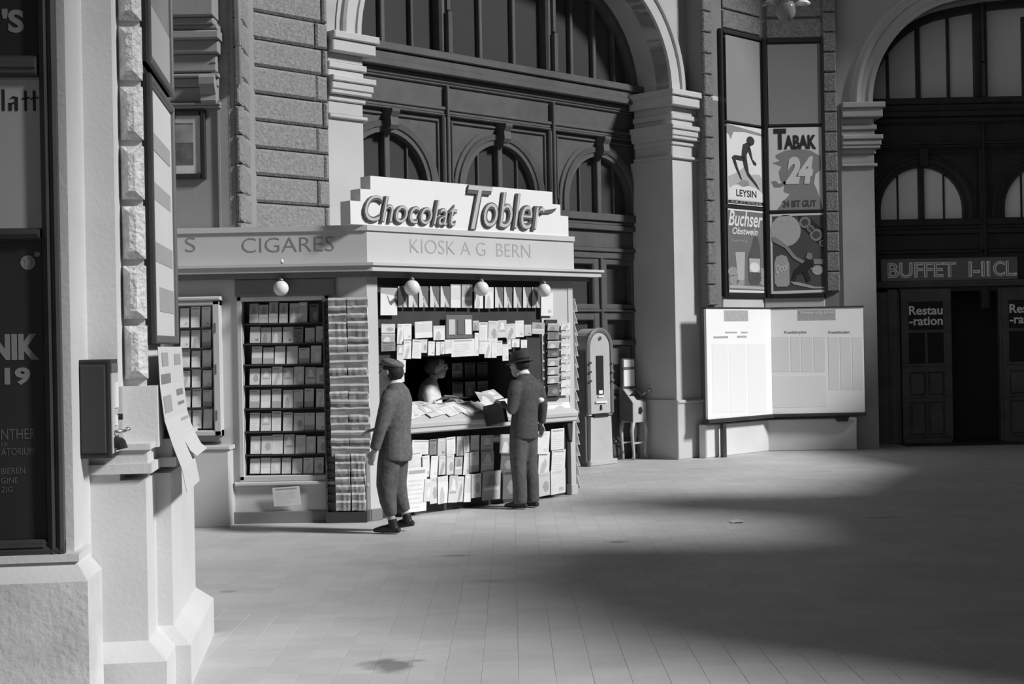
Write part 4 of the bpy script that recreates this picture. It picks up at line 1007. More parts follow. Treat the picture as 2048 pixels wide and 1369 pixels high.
# ---- near pier: framed posters at the far left
EPW = E
zf = lambda y, x=60, off=-.05: E.px(x, y, off)[1]
sf = lambda x, y=560, off=-.05: E.px(x, y, off)[0]
fe = (E.px(118, 560, -.07)[0])
pf = thing('hoarding', 'heavy dark wooden frame holding three posters on the near pier', 'poster board', E.mat(0, -.02, zl1 + .035))
b0 = zl1 + .035
part('bar', MB().sweep([(0, 0), (-.05, 0), (-.06, .02), (-.04, .045), (-.04, .06), (0, .06)], -2.6, fe), FRAME2, pf)
stile_p = [(fe, 0), (fe, -.05), (fe - .015, -.06), (fe - .035, -.045), (fe - .05, -.06), (fe - .075, -.04), (fe - .085, 0)]
part('bar', MB().plan(stile_p, 0, 5.5), FRAME2, pf)
for yb, yt in ((478, 458), (152, 112), (1104, 1080)):
    z0, z1 = zf(yb) - b0, zf(yt) - b0
    part('bar', MB().cbox(-2.6, fe - .08, -.05, 0, z0, z1, .012), FRAME2, pf)
    part('bead', MB().cbox(-2.6, fe - .09, -.06, -.05, z0 + (z1 - z0) * .35, z0 + (z1 - z0) * .6, .004), FRAME2, pf)
xe = fe - .085
def near_poster(yt, yb, m, label, xr=None):
    t = thing('poster', label, 'poster', E.mat(0, -.025, zf(yb))); hh = zf(yt) - zf(yb)
    part('sheet', MB().box(-2.2, xe if xr is None else xr, -.004, 0, 0, hh), m, t); return t, zf(yb)
NG = mat('near_letter', .22, .7, .05, 5); NG2 = mat('near_letter_dim', .10, .7)
def nt(t, zb, body, x0, x1, y0, y1, m, **k):
    text_fit(body, sf(x0, (y0 + y1) / 2), sf(x1, (y0 + y1) / 2), zf(y1) - zb, zf(y0) - zb, -.004, m, t, depth=.002, **k)
t, zb = near_poster(-180, 111, PAPERB, 'black poster with a grey letter S at the top left edge')
nt(t, zb, "'S", 2, 46, 16, 64, NG, offset=.04)
t, zb = near_poster(158, 456, PAPERG, 'light grey poster with black gothic lettering on the near pier', xr=sf(79, 300))
# gothic letters l a t t from upright strokes
def goth(x0, x1, y0, y1, kind):
    a, b, z0, z1 = sf(x0, 205), sf(x1, 205), zf(y1) - zb, zf(y0) - zb; w_ = (b - a); mb = MB()
    def st(x, za, zc_, ww=.30): mb.prism([(a + (x) * w_, z0 + za * (z1 - z0)), (a + (x + ww / 2) * w_, z0 + (za - .05) * (z1 - z0)), (a + (x + ww) * w_, z0 + za * (z1 - z0)), (a + (x + ww) * w_, z0 + zc_ * (z1 - z0)), (a + x * w_, z0 + (zc_ + .03) * (z1 - z0))], -.006, -.004)
    if kind == 'l': st(.3, .06, 1, .4)
    if kind == 'a':
        st(.08, .06, .38); st(.62, .06, .66); mb.prism([(a + .1 * w_, z0 + .36 * (z1 - z0)), (a + .62 * w_, z0 + .44 * (z1 - z0)), (a + .62 * w_, z0 + .36 * (z1 - z0)), (a + .1 * w_, z0 + .28 * (z1 - z0))], -.006, -.004)
        mb.prism([(a + .15 * w_, z0 + .56 * (z1 - z0)), (a + .5 * w_, z0 + .72 * (z1 - z0)), (a + .9 * w_, z0 + .62 * (z1 - z0)), (a + .5 * w_, z0 + .60 * (z1 - z0))], -.006, -.004)
    if kind == 't': st(.3, .06, .95, .36); mb.prism([(a, z0 + .62 * (z1 - z0)), (a + w_, z0 + .68 * (z1 - z0)), (a + w_, z0 + .60 * (z1 - z0)), (a, z0 + .54 * (z1 - z0))], -.006, -.004)
    part('letter', mb, PAPERB, t)
goth(-3, 12, 178, 222, 'l'); goth(13, 36, 178, 222, 'a'); goth(42, 57, 178, 222, 't'); goth(59, 75, 178, 222, 't')
t, zb = near_poster(480, 1079, mat('poster_night', .020, .55, .35, 1.6), 'dark concert poster with grey block letters below the gothic one')
nt(t, zb, 'NIK', -22, 76, 668, 720, NG, offset=.05); nt(t, zb, '19', 7, 59, 735, 770, NG, offset=.04)
for body, x0, x1, y0, y1 in (('NTHER', 0, 70, 858, 879), ('ER', 0, 14, 885, 893), ('ATORIUM', 0, 67, 896, 911), ('BIEREN', 0, 48, 936, 948), ('GINE', 0, 34, 955, 967), ('ZIG', 0, 23, 974, 985)): nt(t, zb, body, x0, x1, y0, y1, NG2)
cx_, cz_ = sf(54, 525), zf(525) - zb
part('emblem', MB().prism([(cx_ + .034 * math.cos(k * PI / 10), cz_ + .034 * math.sin(k * PI / 10)) for k in range(20)], -.006, -.004), NG, t)
part('emblem_star', MB().prism([(cx_ + (.026 if k % 2 else .011) * math.cos(k * PI / 4), cz_ + (.026 if k % 2 else .011) * math.sin(k * PI / 4)) for k in range(8)], -.0075, -.006), PAPERM, t)
part('emblem_tab', MB().prism([(cx_ + x, cz_ + z) for x, z in ((.028, .03), (.05, .025), (.058, .045), (.036, .052))], -.006, -.004), NG, t)

# ---- poster cases on the right face of the near pier
NS = Fr(AU.o[0], AU.o[1], 97)
def side_case(yt, yb, label, sheets):
    a = .0; off = -.05
    zt_, zb_ = NS.px(330, yt, off)[1], NS.px(330, yb, off)[1]; b = NS.px(352, 430, off)[0]
    t = thing('poster_case', label, 'poster case', NS.mat(0, 0, zb_)); hh = zt_ - zb_; e = .045
    part('back', MB().box(0, b, -.03, 0, 0, hh), FRAME2, t)
    for q in ((0, e, 0, hh), (b - e, b, 0, hh), (e, b - e, 0, e), (e, b - e, hh - e, hh)): part('bar', MB().cbox(q[0], q[1], -.055, -.0, q[2], q[3], .008), FRAME2 if q[0] == 0 else METALD, t)
    part('sheet', MB().box(e, b - e, -.034, -.03, e, hh - e), sheets[0], t)
    for k, (u0, u1, v0, v1, m) in enumerate(sheets[1:]):
        part('printed_block', MB().box(e + u0 * (b - 2 * e), e + u1 * (b - 2 * e), -.0355 - .0005 * k, -.034, e + v0 * (hh - 2 * e), e + v1 * (hh - 2 * e)), m, t)
    return b, zb_
cb_, zcb = side_case(188, 688, 'glazed poster case with pale timetables on the side of the near pier', (PAPERW, (.0, .9, .55, .62, PAPERG), (.05, .95, .30, .38, PAPERG), (.3, 1, .1, .2, PAPERG), (.1, .9, .75, .82, PAPERG)))
side_case(-260, 168, 'dark poster case at the top of the near pier side', (PAPERM, (0, 1, 0, .25, PAPERG), (.2, .8, .5, .8, PAPERD)))
# hanging sheets below the case, curling at the foot
def hanging(pts, s0, s1, m, name, label, lines):
    """pts: (y out of the wall, z) down the sheet"""
    t = thing(name, label, 'paper', NS.mat(0, 0, 0)); mb = MB()
    n = len(pts); th = .002
    for k in range(n - 1):
        (y0, z0, d0), (y1, z1, d1) = pts[k], pts[k + 1]
        mb.face([(s0 + d0, y0, z0), (s1 + d0, y0, z0), (s1 + d1, y1, z1), (s0 + d1, y1, z1)]); mb.face([(s0 + d0, y0 + th, z0), (s0 + d1, y1 + th, z1), (s1 + d1, y1 + th, z1), (s1 + d0, y0 + th, z0)])
    part('sheet', mb, m, t)
    for (k, f0, f1, g0, g1, mm) in lines:
        (y0, z0, d0), (y1, z1, d1) = pts[k], pts[k + 1]
        def at(u, v): return (s0 + (s1 - s0) * u + d0 + (d1 - d0) * v, y0 + (y1 - y0) * v - .002, z0 + (z1 - z0) * v)
        part('printed_block', MB().face([at(f0, g0), at(f1, g0), at(f1, g1), at(f0, g1)]), mm, t)
    return t
hanging([(-.064, 1.81, 0), (-.072, 1.60, 0), (-.092, 1.42, .0), (-.13, 1.29, .01), (-.178, 1.16, .0), (-.20, 1.04, .0)], -.02, cb_ * .62, PAPERW, 'hanging_sheet', 'near one of two long white sheets hanging below the poster case',
        ((0, .2, .6, .15, .5, PAPERG), (0, .1, .7, .7, .95, PAPERM), (1, .1, .6, .3, .8, PAPERG)))
hanging([(-.060, 1.81, 0), (-.068, 1.60, 0), (-.086, 1.42, 0), (-.118, 1.31, 0), (-.165, 1.22, 0), (-.20, 1.19, 0)], cb_ * .5, cb_ * 1.08, PAPERW, 'hanging_sheet', 'far one of two long white sheets, its foot curling outwards',
        ((0, .3, .8, .2, .5, PAPERG), (1, .2, .8, .2, .4, PAPERM), (1, .2, .8, .6, .7, PAPERM), (2, .2, .9, .2, .35, PAPERG)))
# ---- dark box with fittings on the near pier
xa, xb, z0, z1 = rect(Cc, 152, 720, 221, 918, -.26)
bxo = thing('wall_box', 'dark upright metal box with side fittings on the near pier', 'box', Cc.mat(xa, -.26, z0)); W, Hh = xb - xa, z1 - z0
part('body', MB().cbox(0, W, .0, .24, 0, Hh, .01), BLACK, bxo)
part('front_panel', MB().cbox(.022, W - .022, -.008, .004, .025, Hh - .025, .006), mat('box_panel', .045, .5, .06, 4), bxo)
part('side_panel', MB().box(W, W + .006, .02, .22, Hh * .86, Hh - .02), METALD, bxo)
part('side_panel', MB().box(W, W + .005, .02, .22, .02, Hh * .86), STONE, bxo)
part('label_strip', MB().box(W + .005, W + .012, .10, .19, Hh * .5, Hh * .76), WHITE, bxo)
part('label_strip', MB().box(W + .005, W + .012, .10, .16, Hh * .32, Hh * .42), WHITE, bxo)
part('knob', MB().tube([(W, .19, Hh * .40), (W + .03, .19, Hh * .40)], .016, 10), BLACK, bxo)
part('lever', MB().tube([(W, .06, Hh * .26), (W + .05, .10, Hh * .26), (W + .05, .22, Hh * .265)], .008, 8).ball((W + .05, .22, Hh * .265), .014, 10), METAL, bxo, smooth=True)
part('chute', MB().tube([(W, .08, Hh * .16), (W + .035, .08, Hh * .13), (W + .04, .08, Hh * .08)], .03, 10), BLACK, bxo)
part('knob', MB().tube([(W, .18, Hh * .16), (W + .03, .18, Hh * .15)], .016, 10), BLACK, bxo)

# ---- framed picture and pipe on the left wall
a, b, z0, z1 = rect(PW, 340, 221, 411, 358, -.04)
t = thing('framed_picture', 'framed landscape picture with a pale mount on the left wall', 'picture', PW.mat(a, -.02, z0)); W, Hh = b - a, z1 - z0
for q in ((0, .055, 0, Hh), (W - .055, W, 0, Hh), (.055, W - .055, 0, .055), (.055, W - .055, Hh - .055, Hh)): part('frame_bar', MB().cbox(q[0], q[1], -.035, .02, q[2], q[3], .01), FRAME, t)
part('mount', MB().box(.05, W - .05, -.01, .01, .05, Hh - .05), P[2], t); part('print', MB().box(.05, W - .13, -.014, -.01, .15, Hh - .13), mat('picture_print', .12, .6, .5, 6), t)
part('sky', MB().box(.05, W - .13, -.016, -.014, .38, Hh - .15), mat('picture_sky', .26, .6, .3, 5), t)
s_ = PW.px(476, 60, -.08)[0]
t = thing('pipe', 'thin vertical pipe running down the left wall beside the hammered pier', 'pipe', PW.mat(s_, -.08, 0))
zb_ = PW.px(478, 168, -.08)[1]
part('tube', MB().tube([(0, 0, zb_), (0, 0, 9)], .03, 12), PLAST, t, smooth=True)
for z_ in (zb_ + .4, zb_ + 1.6): part('clip', MB().tube([(0, 0, z_), (0, 0, z_ + .04)], .042, 12).box(-.01, .01, 0, .09, z_, z_ + .04), METALD, t)

# ---- scrap of paper on the floor
x, y = gnd(1475, 1046)
solo('paper_scrap', MB().face([(-.06, -.05, .006), (.05, -.06, .02), (.08, .03, .008), (.0, .06, .03), (-.07, .04, .01)]).face([(-.06, -.05, .005), (-.07, .04, .009), (0, .06, .029), (.08, .03, .007), (.05, -.06, .019)]), P[0], T((x, y, 0)), 'crumpled white scrap of paper lying on the floor', 'paper')

# ================================================================== MACHINES BY THE BIG ARCH
x, y = gnd(1200, 931)
vm = Fr(x, y, 45)
v = thing('vending_machine', 'round-topped upright vending machine with a dark glass slot', 'vending machine', vm.mat())
w2 = .27
def vtop(w_, zs, n=14): return [(-w_, 0), (-w_, zs)] + [(-w_ * math.cos(PI * k / n), zs + w_ * 1.0 * math.sin(PI * k / n)) for k in range(1, n)] + [(w_, zs), (w_, 0)]
part('body', MB().prism([(x_, z_ + .72) for x_, z_ in vtop(w2, .98)], -.02, .26), MACH, v)
part('rim', MB().band([(x_, z_ + 0, nx, nz) for x_, z_, nx, nz in half_circle(0, 1.70, w2 - .02, 16, .95)], [(-.03, -.05), (-.03, -.02), (.03, -.02), (.035, -.04), (.0, -.055)]), MACHD, v)
part('face', MB().prism([(x_ * .80, z_ * .97 + .75) for x_, z_ in vtop(w2, .98)], -.035, -.02), MACH, v)
part('window', MB().box(-.085, .065, -.045, -.035, 1.02, 1.58), BLACK, v)
part('goods', MB().box(-.05, .03, -.055, -.045, 1.03, 1.08).box(-.06, .05, -.055, -.045, .98, 1.005), OPAL, v)
part('medallion', MB().tube([(0, -.035, 1.83), (0, -.05, 1.83)], .03, 12), METAL, v)
part('shelf', MB().box(-.12, .12, -.06, -.035, .90, .925), WHITE, v)
part('lock', MB().prism([(-.02, .80), (.02, .80), (.012, .87), (-.012, .87)], -.05, -.035), BLACK, v)
part('tray', MB().box(-.17, .15, -.06, -.02, .70, .74), BLACK, v)
for k in range(3):
    for s_ in (-1, 1): part('button', MB().tube([(s_ * .245, -.05, 1.22 + k * .13), (s_ * .245, -.085, 1.22 + k * .13)], .018, 8), METAL, v)
part('base', MB().prism([(-.26, 0), (.27, 0), (.24, .12), (.22, .70), (-.22, .70), (-.24, .12)], -.04, .26), MACH, v)
part('side_rail', MB().box(-.30, -.27, .0, .24, 0, 1.65), MACHD, v)
part('foot', MB().cbox(-.28, .32, -.07, .28, 0, .08, .015), MACH, v)
# game machine on curved legs
x, y = gnd(1270, 921)
gm = Fr(x, y, 45)
gq = thing('game_machine', 'penny arcade machine on curved legs with a sloping top', 'game machine', gm.mat())
part('cabinet', MB().plan([(-.02, 0), (.28, 0), (.28, .25), (-.02, .25)], .56, .86), MACH, gq)
part('side_panel', MB().sweep([(0.0, .56), (0, .86), (.20, 1.08), (.26, 1.09), (.26, .60)], -.035, -.02), MACHD, gq)
part('upper_case', MB().sweep([(.0, .86), (.20, 1.06), (.25, 1.08), (.25, .86)], -.02, .28), MACH, gq)
part('card_box', MB().box(-.02, .26, .19, .24, 1.08, 1.52), METALD, gq); part('card', MB().box(.0, .24, .182, .19, 1.39, 1.50), P[1], gq); part('card', MB().box(.0, .24, .182, .19, 1.10, 1.35), P[0], gq); part('card_rail', MB().box(-.03, .27, .17, .19, 1.355, 1.385), METALD, gq)
for k in range(4): part('lever', MB().tube([(.04 + .05 * k, .10, .96), (.04 + .05 * k, .05, 1.0)], .012, 8), BLACK, gq)
part('viewer', MB().tube([(.17, .0, .92), (.17, .10, 1.02)], .045, 12), BLACK, gq)
part('handle', MB().tube([(.28, .08, .96), (.34, .06, 1.00), (.37, .02, 1.02)], .015, 8).ball((.38, .01, 1.03), .03, 10), METAL, gq, smooth=True)
part('coin_lock', MB().prism([(.10, .70), (.15, .68), (.19, .73), (.16, .79), (.11, .78)], -.012, 0), BLACK, gq)
for sx, sy in ((.0, .02), (.26, .02), (.0, .23), (.26, .23)):
    e = 1 if sx > .1 else -1
    part('leg', MB().tube([(sx, sy, .58), (sx + e * .035, sy, .44), (sx + e * .02, sy, .25), (sx - e * .0, sy, .10), (sx + e * .03, sy - .02, .012)], [.034, .03, .022, .02, .024], 10), MACH, gq, smooth=True)
part('stretcher', MB().box(.0, .26, .01, .03, .24, .265), MACH, gq); part('stretcher', MB().box(.0, .26, .22, .24, .24, .265), MACH, gq)
# dark stand behind it
x, y = gnd(1238, 919)
ds = Fr(x, y, 45).shift(-.05, .0)
dq = thing('machine_stand', 'dark low stand with a pale lid between the two machines', 'stand', ds.mat())
part('box', MB().box(-.16, .14, .0, .24, .60, 1.06), MACHD, dq); part('light_strip', MB().box(.09, .14, -.008, 0, .60, 1.06), WHITE, dq); part('lid', MB().prism([(-.18, 1.06), (.12, 1.06), (.06, 1.10), (-.02, 1.14), (-.10, 1.10)], .0, .2), P[2], dq)
for sx in (-.12, .08): part('leg', MB().tube([(sx, .1, .6), (sx + .02, .1, .3), (sx + .05, .08, .01)], [.05, .035, .03], 10), WOODD, dq, smooth=True)

# ---- lamp hanging at the top of the corner
lx = (1583 - 1024) / FPX * 19.0 + .01; lz = 1.8 + (684.5 - 20 - 10.6) / FPX * 19.0
lp = thing('pendant_lamp', 'glass pendant lamp with side arms hanging high before the corner', 'lamp', T((lx, 19.0, lz)))
def glass_mat():
    m = bpy.data.materials.new('clear_globe'); m.use_nodes = True; b = m.node_tree.nodes['Principled BSDF']
    b.inputs['Base Color'].default_value = (.55, .55, .55, 1); b.inputs['Transmission Weight'].default_value = .75; b.inputs['Roughness'].default_value = .12; b.inputs['IOR'].default_value = 1.25
    return m
CG = glass_mat()
part('globe', MB().lathe([(.02, -.155), (.06, -.14), (.11, -.09), (.135, -.02), (.13, .05), (.10, .10), (.07, .13)], n=20), CG, lp, smooth=True)
part('canopy', MB().lathe([(.07, .13), (.16, .15), (.20, .17), (.10, .24), (.03, .30), (.02, .5), (.02, 2.4)], n=18), METALD, lp, smooth=True)
for e in (-1, 1):
    part('arm', MB().tube([(e * .05, 0, .2), (e * .16, 0, .22), (e * .22, -.02, .14)], .014, 8), METALD, lp)
    part('side_shade', MB().lathe([(.02, .10), (.06, .08), (.10, .045), (.105, .03)], (e * .22, -.02, .04), n=16), CG if e < 0 else OPAL, lp, smooth=True)

# ================================================================== PEOPLE
def remeshed(mb, vox, m, smooth_it=6, name='body', shrink=0.0):
    """weld overlapping closed pieces into one continuous skin"""
    me = mb.mesh(name, m); o = bpy.data.objects.new('remesh_tmp', me); COL.objects.link(o)
    r = o.modifiers.new('r', 'REMESH'); r.mode = 'VOXEL'; r.voxel_size = vox; r.adaptivity = 0
    sm = o.modifiers.new('s', 'SMOOTH'); sm.factor = .5; sm.iterations = smooth_it
    dg = bpy.context.evaluated_depsgraph_get(); dg.update(); me2 = bpy.data.meshes.new_from_object(o.evaluated_get(dg))
    bpy.data.objects.remove(o); me2.name = name; me2.materials.clear(); me2.materials.append(m)
    me2.polygons.foreach_set('use_smooth', [True] * len(me2.polygons)); return me2
class Person:
    def __init__(s, label, M, F):
        s.F = Vector((F[0], F[1], 0)).normalized(); s.L = Vector((-s.F.y, s.F.x, 0))
        s.root = thing('person', label, 'person', M)
    def b(s, f, l, z): return s.F * f + s.L * l + Vector((0, 0, z))
    def tube(s, mb, pts, r, n=14): mb.tube([s.b(*p) for p in pts], r, n, ref=s.F)
    def ell(s, mb, c, rf, rl, rz, n=14, tilt=0.0):
        """ellipsoid with its axes along forward, left and up"""
        C = s.b(*c); rs = []; up = (Vector((0, 0, 1)) + s.F * tilt).normalized(); fw = (s.F - up * s.F.dot(up)).normalized()
        for k in range(1, n // 2):
            t = PI * k / (n // 2)
            rs.append([C + fw * rf * math.sin(t) * math.cos(2 * PI * q / n) + s.L * rl * math.sin(t) * math.sin(2 * PI * q / n) - up * rz * math.cos(t) for q in range(n)])
        mb.rings(rs)
    def hand(s, mb, wr, d, palm, curl=.5, side=1, k=1.0):
        """palm and five fingers leaving the wrist along d; palm = the palm's facing direction"""
        W = s.b(*wr); d = Vector(d).normalized(); pn = Vector(palm).normalized(); sd = d.cross(pn).normalized() * side
        mb.tube([W - d * .03, W + d * .03, W + d * .085 * k], [(.026, .020), (.036, .017), (.038, .013)], 12, ref=pn)
        for q, (o, ln) in enumerate(((-.027, .066), (-.009, .076), (.009, .072), (.026, .058))):
            p0 = W + d * .078 * k + sd * o; c1 = d * math.cos(curl * .6) + pn * math.sin(curl * .6); c2 = d * math.cos(curl * 1.6) + pn * math.sin(curl * 1.6); c3 = d * math.cos(curl * 2.4) + pn * math.sin(curl * 2.4)
            p1 = p0 + c1 * ln * .5; p2 = p1 + c2 * ln * .3; p3 = p2 + c3 * ln * .28
            mb.tube([p0 - d * .01, p0, p1, p2, p3], [.0095, .0095, .009, .0085, .007], 8)
        t0 = W + d * .025 - sd * .03; t1 = t0 - sd * .022 + d * .03 + pn * .012; t2 = t1 + d * .028 + pn * .014
        mb.tube([W + d * .012, t0, t1, t2], [.014, .012, .0105, .008], 8)
    def head(s, mb, c, tilt=0.0):
        """skull, jaw, nose, ears, brow and neck stub round the head centre"""
        f, l, z = c; fo = lambda a, zz: f + a + tilt * zz
        s.ell(mb, (fo(-.01, .02), l, z + .025), .096, .074, .098, 16, tilt); s.ell(mb, (fo(.03, -.05), l, z - .05), .062, .058, .072, 14, tilt)
        s.ell(mb, (fo(.062, -.085), l, z - .088), .026, .03, .024, 10)                     # chin
        mb.tube([s.b(fo(.082, .035), l, z + .035), s.b(fo(.104, -.01), l, z - .008), s.b(fo(.088, -.03), l, z - .028)], [.011, .016, .012], 8)   # nose
        s.ell(mb, (fo(.078, .03), l + .03, z + .038), .02, .03, .011, 10); s.ell(mb, (fo(.078, .03), l - .03, z + .038), .02, .03, .011, 10)     # brow
        s.ell(mb, (fo(.075, -.055), l, z - .053), .018, .024, .009, 10)                    # mouth
        for e in (-1, 1): s.ell(mb, (fo(-.005, 0), l + e * .077, z), .022, .010, .034, 10)
    def eyes(s, c, tilt=0.0):
        f, l, z = c
        for e in (-1, 1):
            mb = MB(); s.ell(mb, (f + .080, l + e * .031, z + .012), .012, .015, .010, 10); part('eye', mb, mat('eye', .08, .3), s.root, smooth=True)
    def cloth(s, name, mb, m, vox=.013, it=8): return link(name, remeshed(mb, vox, m, it, name), s.root)
    def shoe(s, name, an, d, ln=.27):
        A = s.b(*an); d = Vector((d[0], d[1], d[2] if len(d) > 2 else 0)).normalized(); mb = MB(); z0 = Vector((A.x, A.y, A.z - .085))
        heel = z0 - d * .07; toe = z0 + d * (ln - .08)
        mb.tube([heel + Vector((0, 0, .03)) - d * .01, heel + Vector((0, 0, .035)) + d * .04, z0 + Vector((0, 0, .045)) + d * .05, z0 + d * .12 + Vector((0, 0, .036)), toe + Vector((0, 0, .025))], [(.030, .026), (.040, .032), (.044, .042), (.048, .032), (.032, .018)], 12, ref=(0, 0, 1))
        mb.tube([A + Vector((0, 0, .05)), z0 + Vector((0, 0, .04)) - d * .02], [.046, .042], 12)
        o = link(name, remeshed(mb, .009, LEATHER, 4, name), s.root)
        return o

# ---- man in cap and belted breeches, reaching to the rack
X0, Y0 = gnd(792, 1066)
m = Person('man in a tweed jacket and baggy breeches reaching towards the newspaper rack', T((X0, Y0, 0)), (-.95, .30))
body = MB()
m.head(body, (.035, 0, 1.535), .12); m.tube(body, [(-.03, 0, 1.36), (.0, 0, 1.46)], .055)
m.tube(body, [(0, 0, .78), (-.02, 0, 1.0), (-.03, 0, 1.2), (-.02, 0, 1.34), (-.02, 0, 1.40)], [(.14, .10), (.13, .095), (.155, .105), (.15, .09), (.06, .06)])
m.tube(body, [(-.02, .15, 1.33), (.04, .23, 1.02), (.105, .245, .80)], [.048, .04, .027]); m.tube(body, [(-.02, -.15, 1.33), (.10, -.22, 1.05), (.26, -.18, .98)], [.048, .04, .027])
m.hand(body, (.108, .245, .79), tuple(m.F * .35 + Vector((0, 0, -.93))), tuple(m.L * -1), .45, 1)
m.hand(body, (.27, -.18, .975), tuple(m.F * .9 + Vector((0, 0, -.2))), (0, 0, -1), .4, -1)
m.tube(body, [(.0, .08, .85), (.05, .09, .46), (.0, .09, .09)], [.075, .05, .036]); m.tube(body, [(.0, -.08, .85), (.02, -.09, .46), (-.06, -.12, .13)], [.075, .05, .036])
m.tube(body, [(-.03, .09, .05), (.12, .09, .035)], [.036, .03]); m.tube(body, [(-.08, -.12, .09), (.06, -.12, .045)], [.034, .03])
link('body', remeshed(body, .0075, SKIN, 3, 'body'), m.root); m.eyes((.035, 0, 1.535))
j = MB()
m.tube(j, [(-.01, 0, .70), (-.02, 0, .78), (-.02, 0, .98), (-.03, 0, 1.15), (-.04, 0, 1.27), (-.035, 0, 1.35), (-.02, 0, 1.405), (-.012, 0, 1.43)], [(.195, .155), (.19, .15), (.172, .135), (.185, .14), (.19, .135), (.17, .11), (.10, .085), (.07, .065)], 18)
m.tube(j, [(-.03, .14, 1.34), (-.02, .20, 1.26), (.035, .24, 1.02), (.10, .245, .81)], [.075, .074, .062, .052]); m.tube(j, [(-.03, -.14, 1.34), (.02, -.20, 1.24), (.10, -.23, 1.05), (.25, -.185, .985)], [.075, .07, .06, .05])
m.cloth('jacket', j, SUIT1)
t_ = MB()
m.tube(t_, [(0, 0, .90), (-.005, 0, .80), (.0, 0, .70)], [(.16, .12), (.175, .13), (.16, .12)], 16)
m.tube(t_, [(.0, .07, .84), (.03, .085, .64), (.05, .092, .46), (.035, .092, .30), (.005, .09, .17)], [.115, .112, .10, .083, .056]); m.tube(t_, [(.0, -.07, .84), (.01, -.085, .64), (.02, -.09, .46), (-.01, -.10, .30), (-.05, -.12, .19)], [.115, .11, .098, .08, .056])
m.cloth('breeches', t_, TROU1)
m.shoe('boot', (.0, .09, .09), tuple(m.F)); m.shoe('boot', (-.06, -.12, .12), tuple(m.F * .95 + Vector((0, 0, -.15))))
mb = MB(); m.tube(mb, [(-.03, 0, 1.395), (-.012, 0, 1.445)], [(.078, .076), (.064, .062)], 16); part('shirt_collar', mb, SHIRT, m.root, smooth=True)
mb = MB(); m.ell(mb, (.005, 0, 1.575), .108, .086, .085, 16, .1); m.ell(mb, (-.02, 0, 1.53), .09, .082, .085, 16, .1); m.cloth('hair', mb, HAIR, .010, 3)
mb = MB(); m.ell(mb, (.0, 0, 1.615), .118, .098, .046, 18, -.25); m.ell(mb, (.09, 0, 1.60), .06, .07, .014, 14, -.2); m.cloth('cap', mb, mat('cap_cloth', .16, .85, .2, 30), .009, 4)

# ---- man in a hat at the counter
X0, Y0 = gnd(1050, 1017)
m = Person('man in a dark suit and felt hat standing at the kiosk counter', T((X0, Y0, 0)), (-.80, .60))
body = MB()
m.head(body, (.055, 0, 1.535), .15); m.tube(body, [(-.03, 0, 1.38), (.01, 0, 1.47)], .056)
m.tube(body, [(0, 0, .82), (-.02, 0, 1.02), (-.03, 0, 1.2), (-.03, 0, 1.36), (-.02, 0, 1.42)], [(.14, .10), (.13, .095), (.15, .10), (.15, .09), (.06, .06)])
m.tube(body, [(-.02, .15, 1.35), (-.02, .235, 1.06), (.16, .17, 1.14)], [.048, .04, .027]); m.tube(body, [(-.03, -.16, 1.35), (-.09, -.235, 1.10), (-.06, -.25, .90)], [.048, .04, .027])
m.hand(body, (.17, .165, 1.145), tuple(m.F * .9 + m.L * -.3 + Vector((0, 0, .15))), (0, 0, -1), .75, 1)
m.hand(body, (-.058, -.25, .89), (0.02, 0, -1), tuple(m.L), .5, 1)
m.tube(body, [(.0, .08, .86), (.015, .09, .47), (-.02, .09, .09)], [.075, .05, .036]); m.tube(body, [(.0, -.08, .86), (-.01, -.09, .47), (-.05, -.09, .09)], [.075, .05, .036])
m.tube(body, [(-.04, .09, .05), (.1, .10, .035)], [.036, .03]); m.tube(body, [(-.07, -.09, .05), (.07, -.1, .035)], [.036, .03])
link('body', remeshed(body, .0075, SKIN, 3, 'body'), m.root); m.eyes((.055, 0, 1.535))
j = MB()
m.tube(j, [(-.0, 0, .76), (-.01, 0, .86), (-.02, 0, 1.02), (-.03, 0, 1.17), (-.045, 0, 1.29), (-.04, 0, 1.37), (-.02, 0, 1.425), (-.01, 0, 1.45)], [(.185, .14), (.18, .138), (.165, .128), (.18, .132), (.19, .128), (.172, .108), (.10, .08), (.07, .065)], 18)
m.tube(j, [(-.03, .15, 1.36), (-.04, .21, 1.27), (-.02, .24, 1.06), (.15, .175, 1.138)], [.073, .07, .06, .047]); m.tube(j, [(-.04, -.15, 1.36), (-.07, -.21, 1.26), (-.09, -.24, 1.10), (-.06, -.252, .91)], [.073, .07, .058, .047])
m.cloth('jacket', j, SUIT2)
t_ = MB()
m.tube(t_, [(0, 0, .94), (0, 0, .84), (0, 0, .74)], [(.15, .115), (.17, .13), (.15, .11)], 16)
for e, f1 in ((1, .015), (-1, -.01)): m.tube(t_, [(.0, e * .075, .86), (f1, e * .085, .65), (f1, e * .09, .47), (f1 - .02, e * .092, .28), (f1 - .02, e * .094, .055)], [.108, .096, .086, .080, .078])
m.cloth('trousers', t_, TROU2)
m.shoe('shoe', (-.01, .092, .09), tuple(m.F + m.L * .15)); m.shoe('shoe', (-.03, -.095, .09), tuple(m.F + m.L * -.1))
mb = MB(); m.tube(mb, [(-.03, 0, 1.41), (.0, 0, 1.475)], [(.078, .076), (.066, .064)], 16); part('shirt_collar', mb, SHIRT, m.root, smooth=True)
mb = MB(); m.ell(mb, (.005, 0, 1.555), .10, .082, .075, 16, .1); m.cloth('hair', mb, HAIR, .010, 3)
mb = MB(); up = .12
def hat_ring(r_f, r_l, z_, t_=-.16): return [m.b(.035 + r_f * math.cos(2 * PI * q / 24), r_l * math.sin(2 * PI * q / 24), z_ + t_ * r_f * math.cos(2 * PI * q / 24)) for q in range(24)]
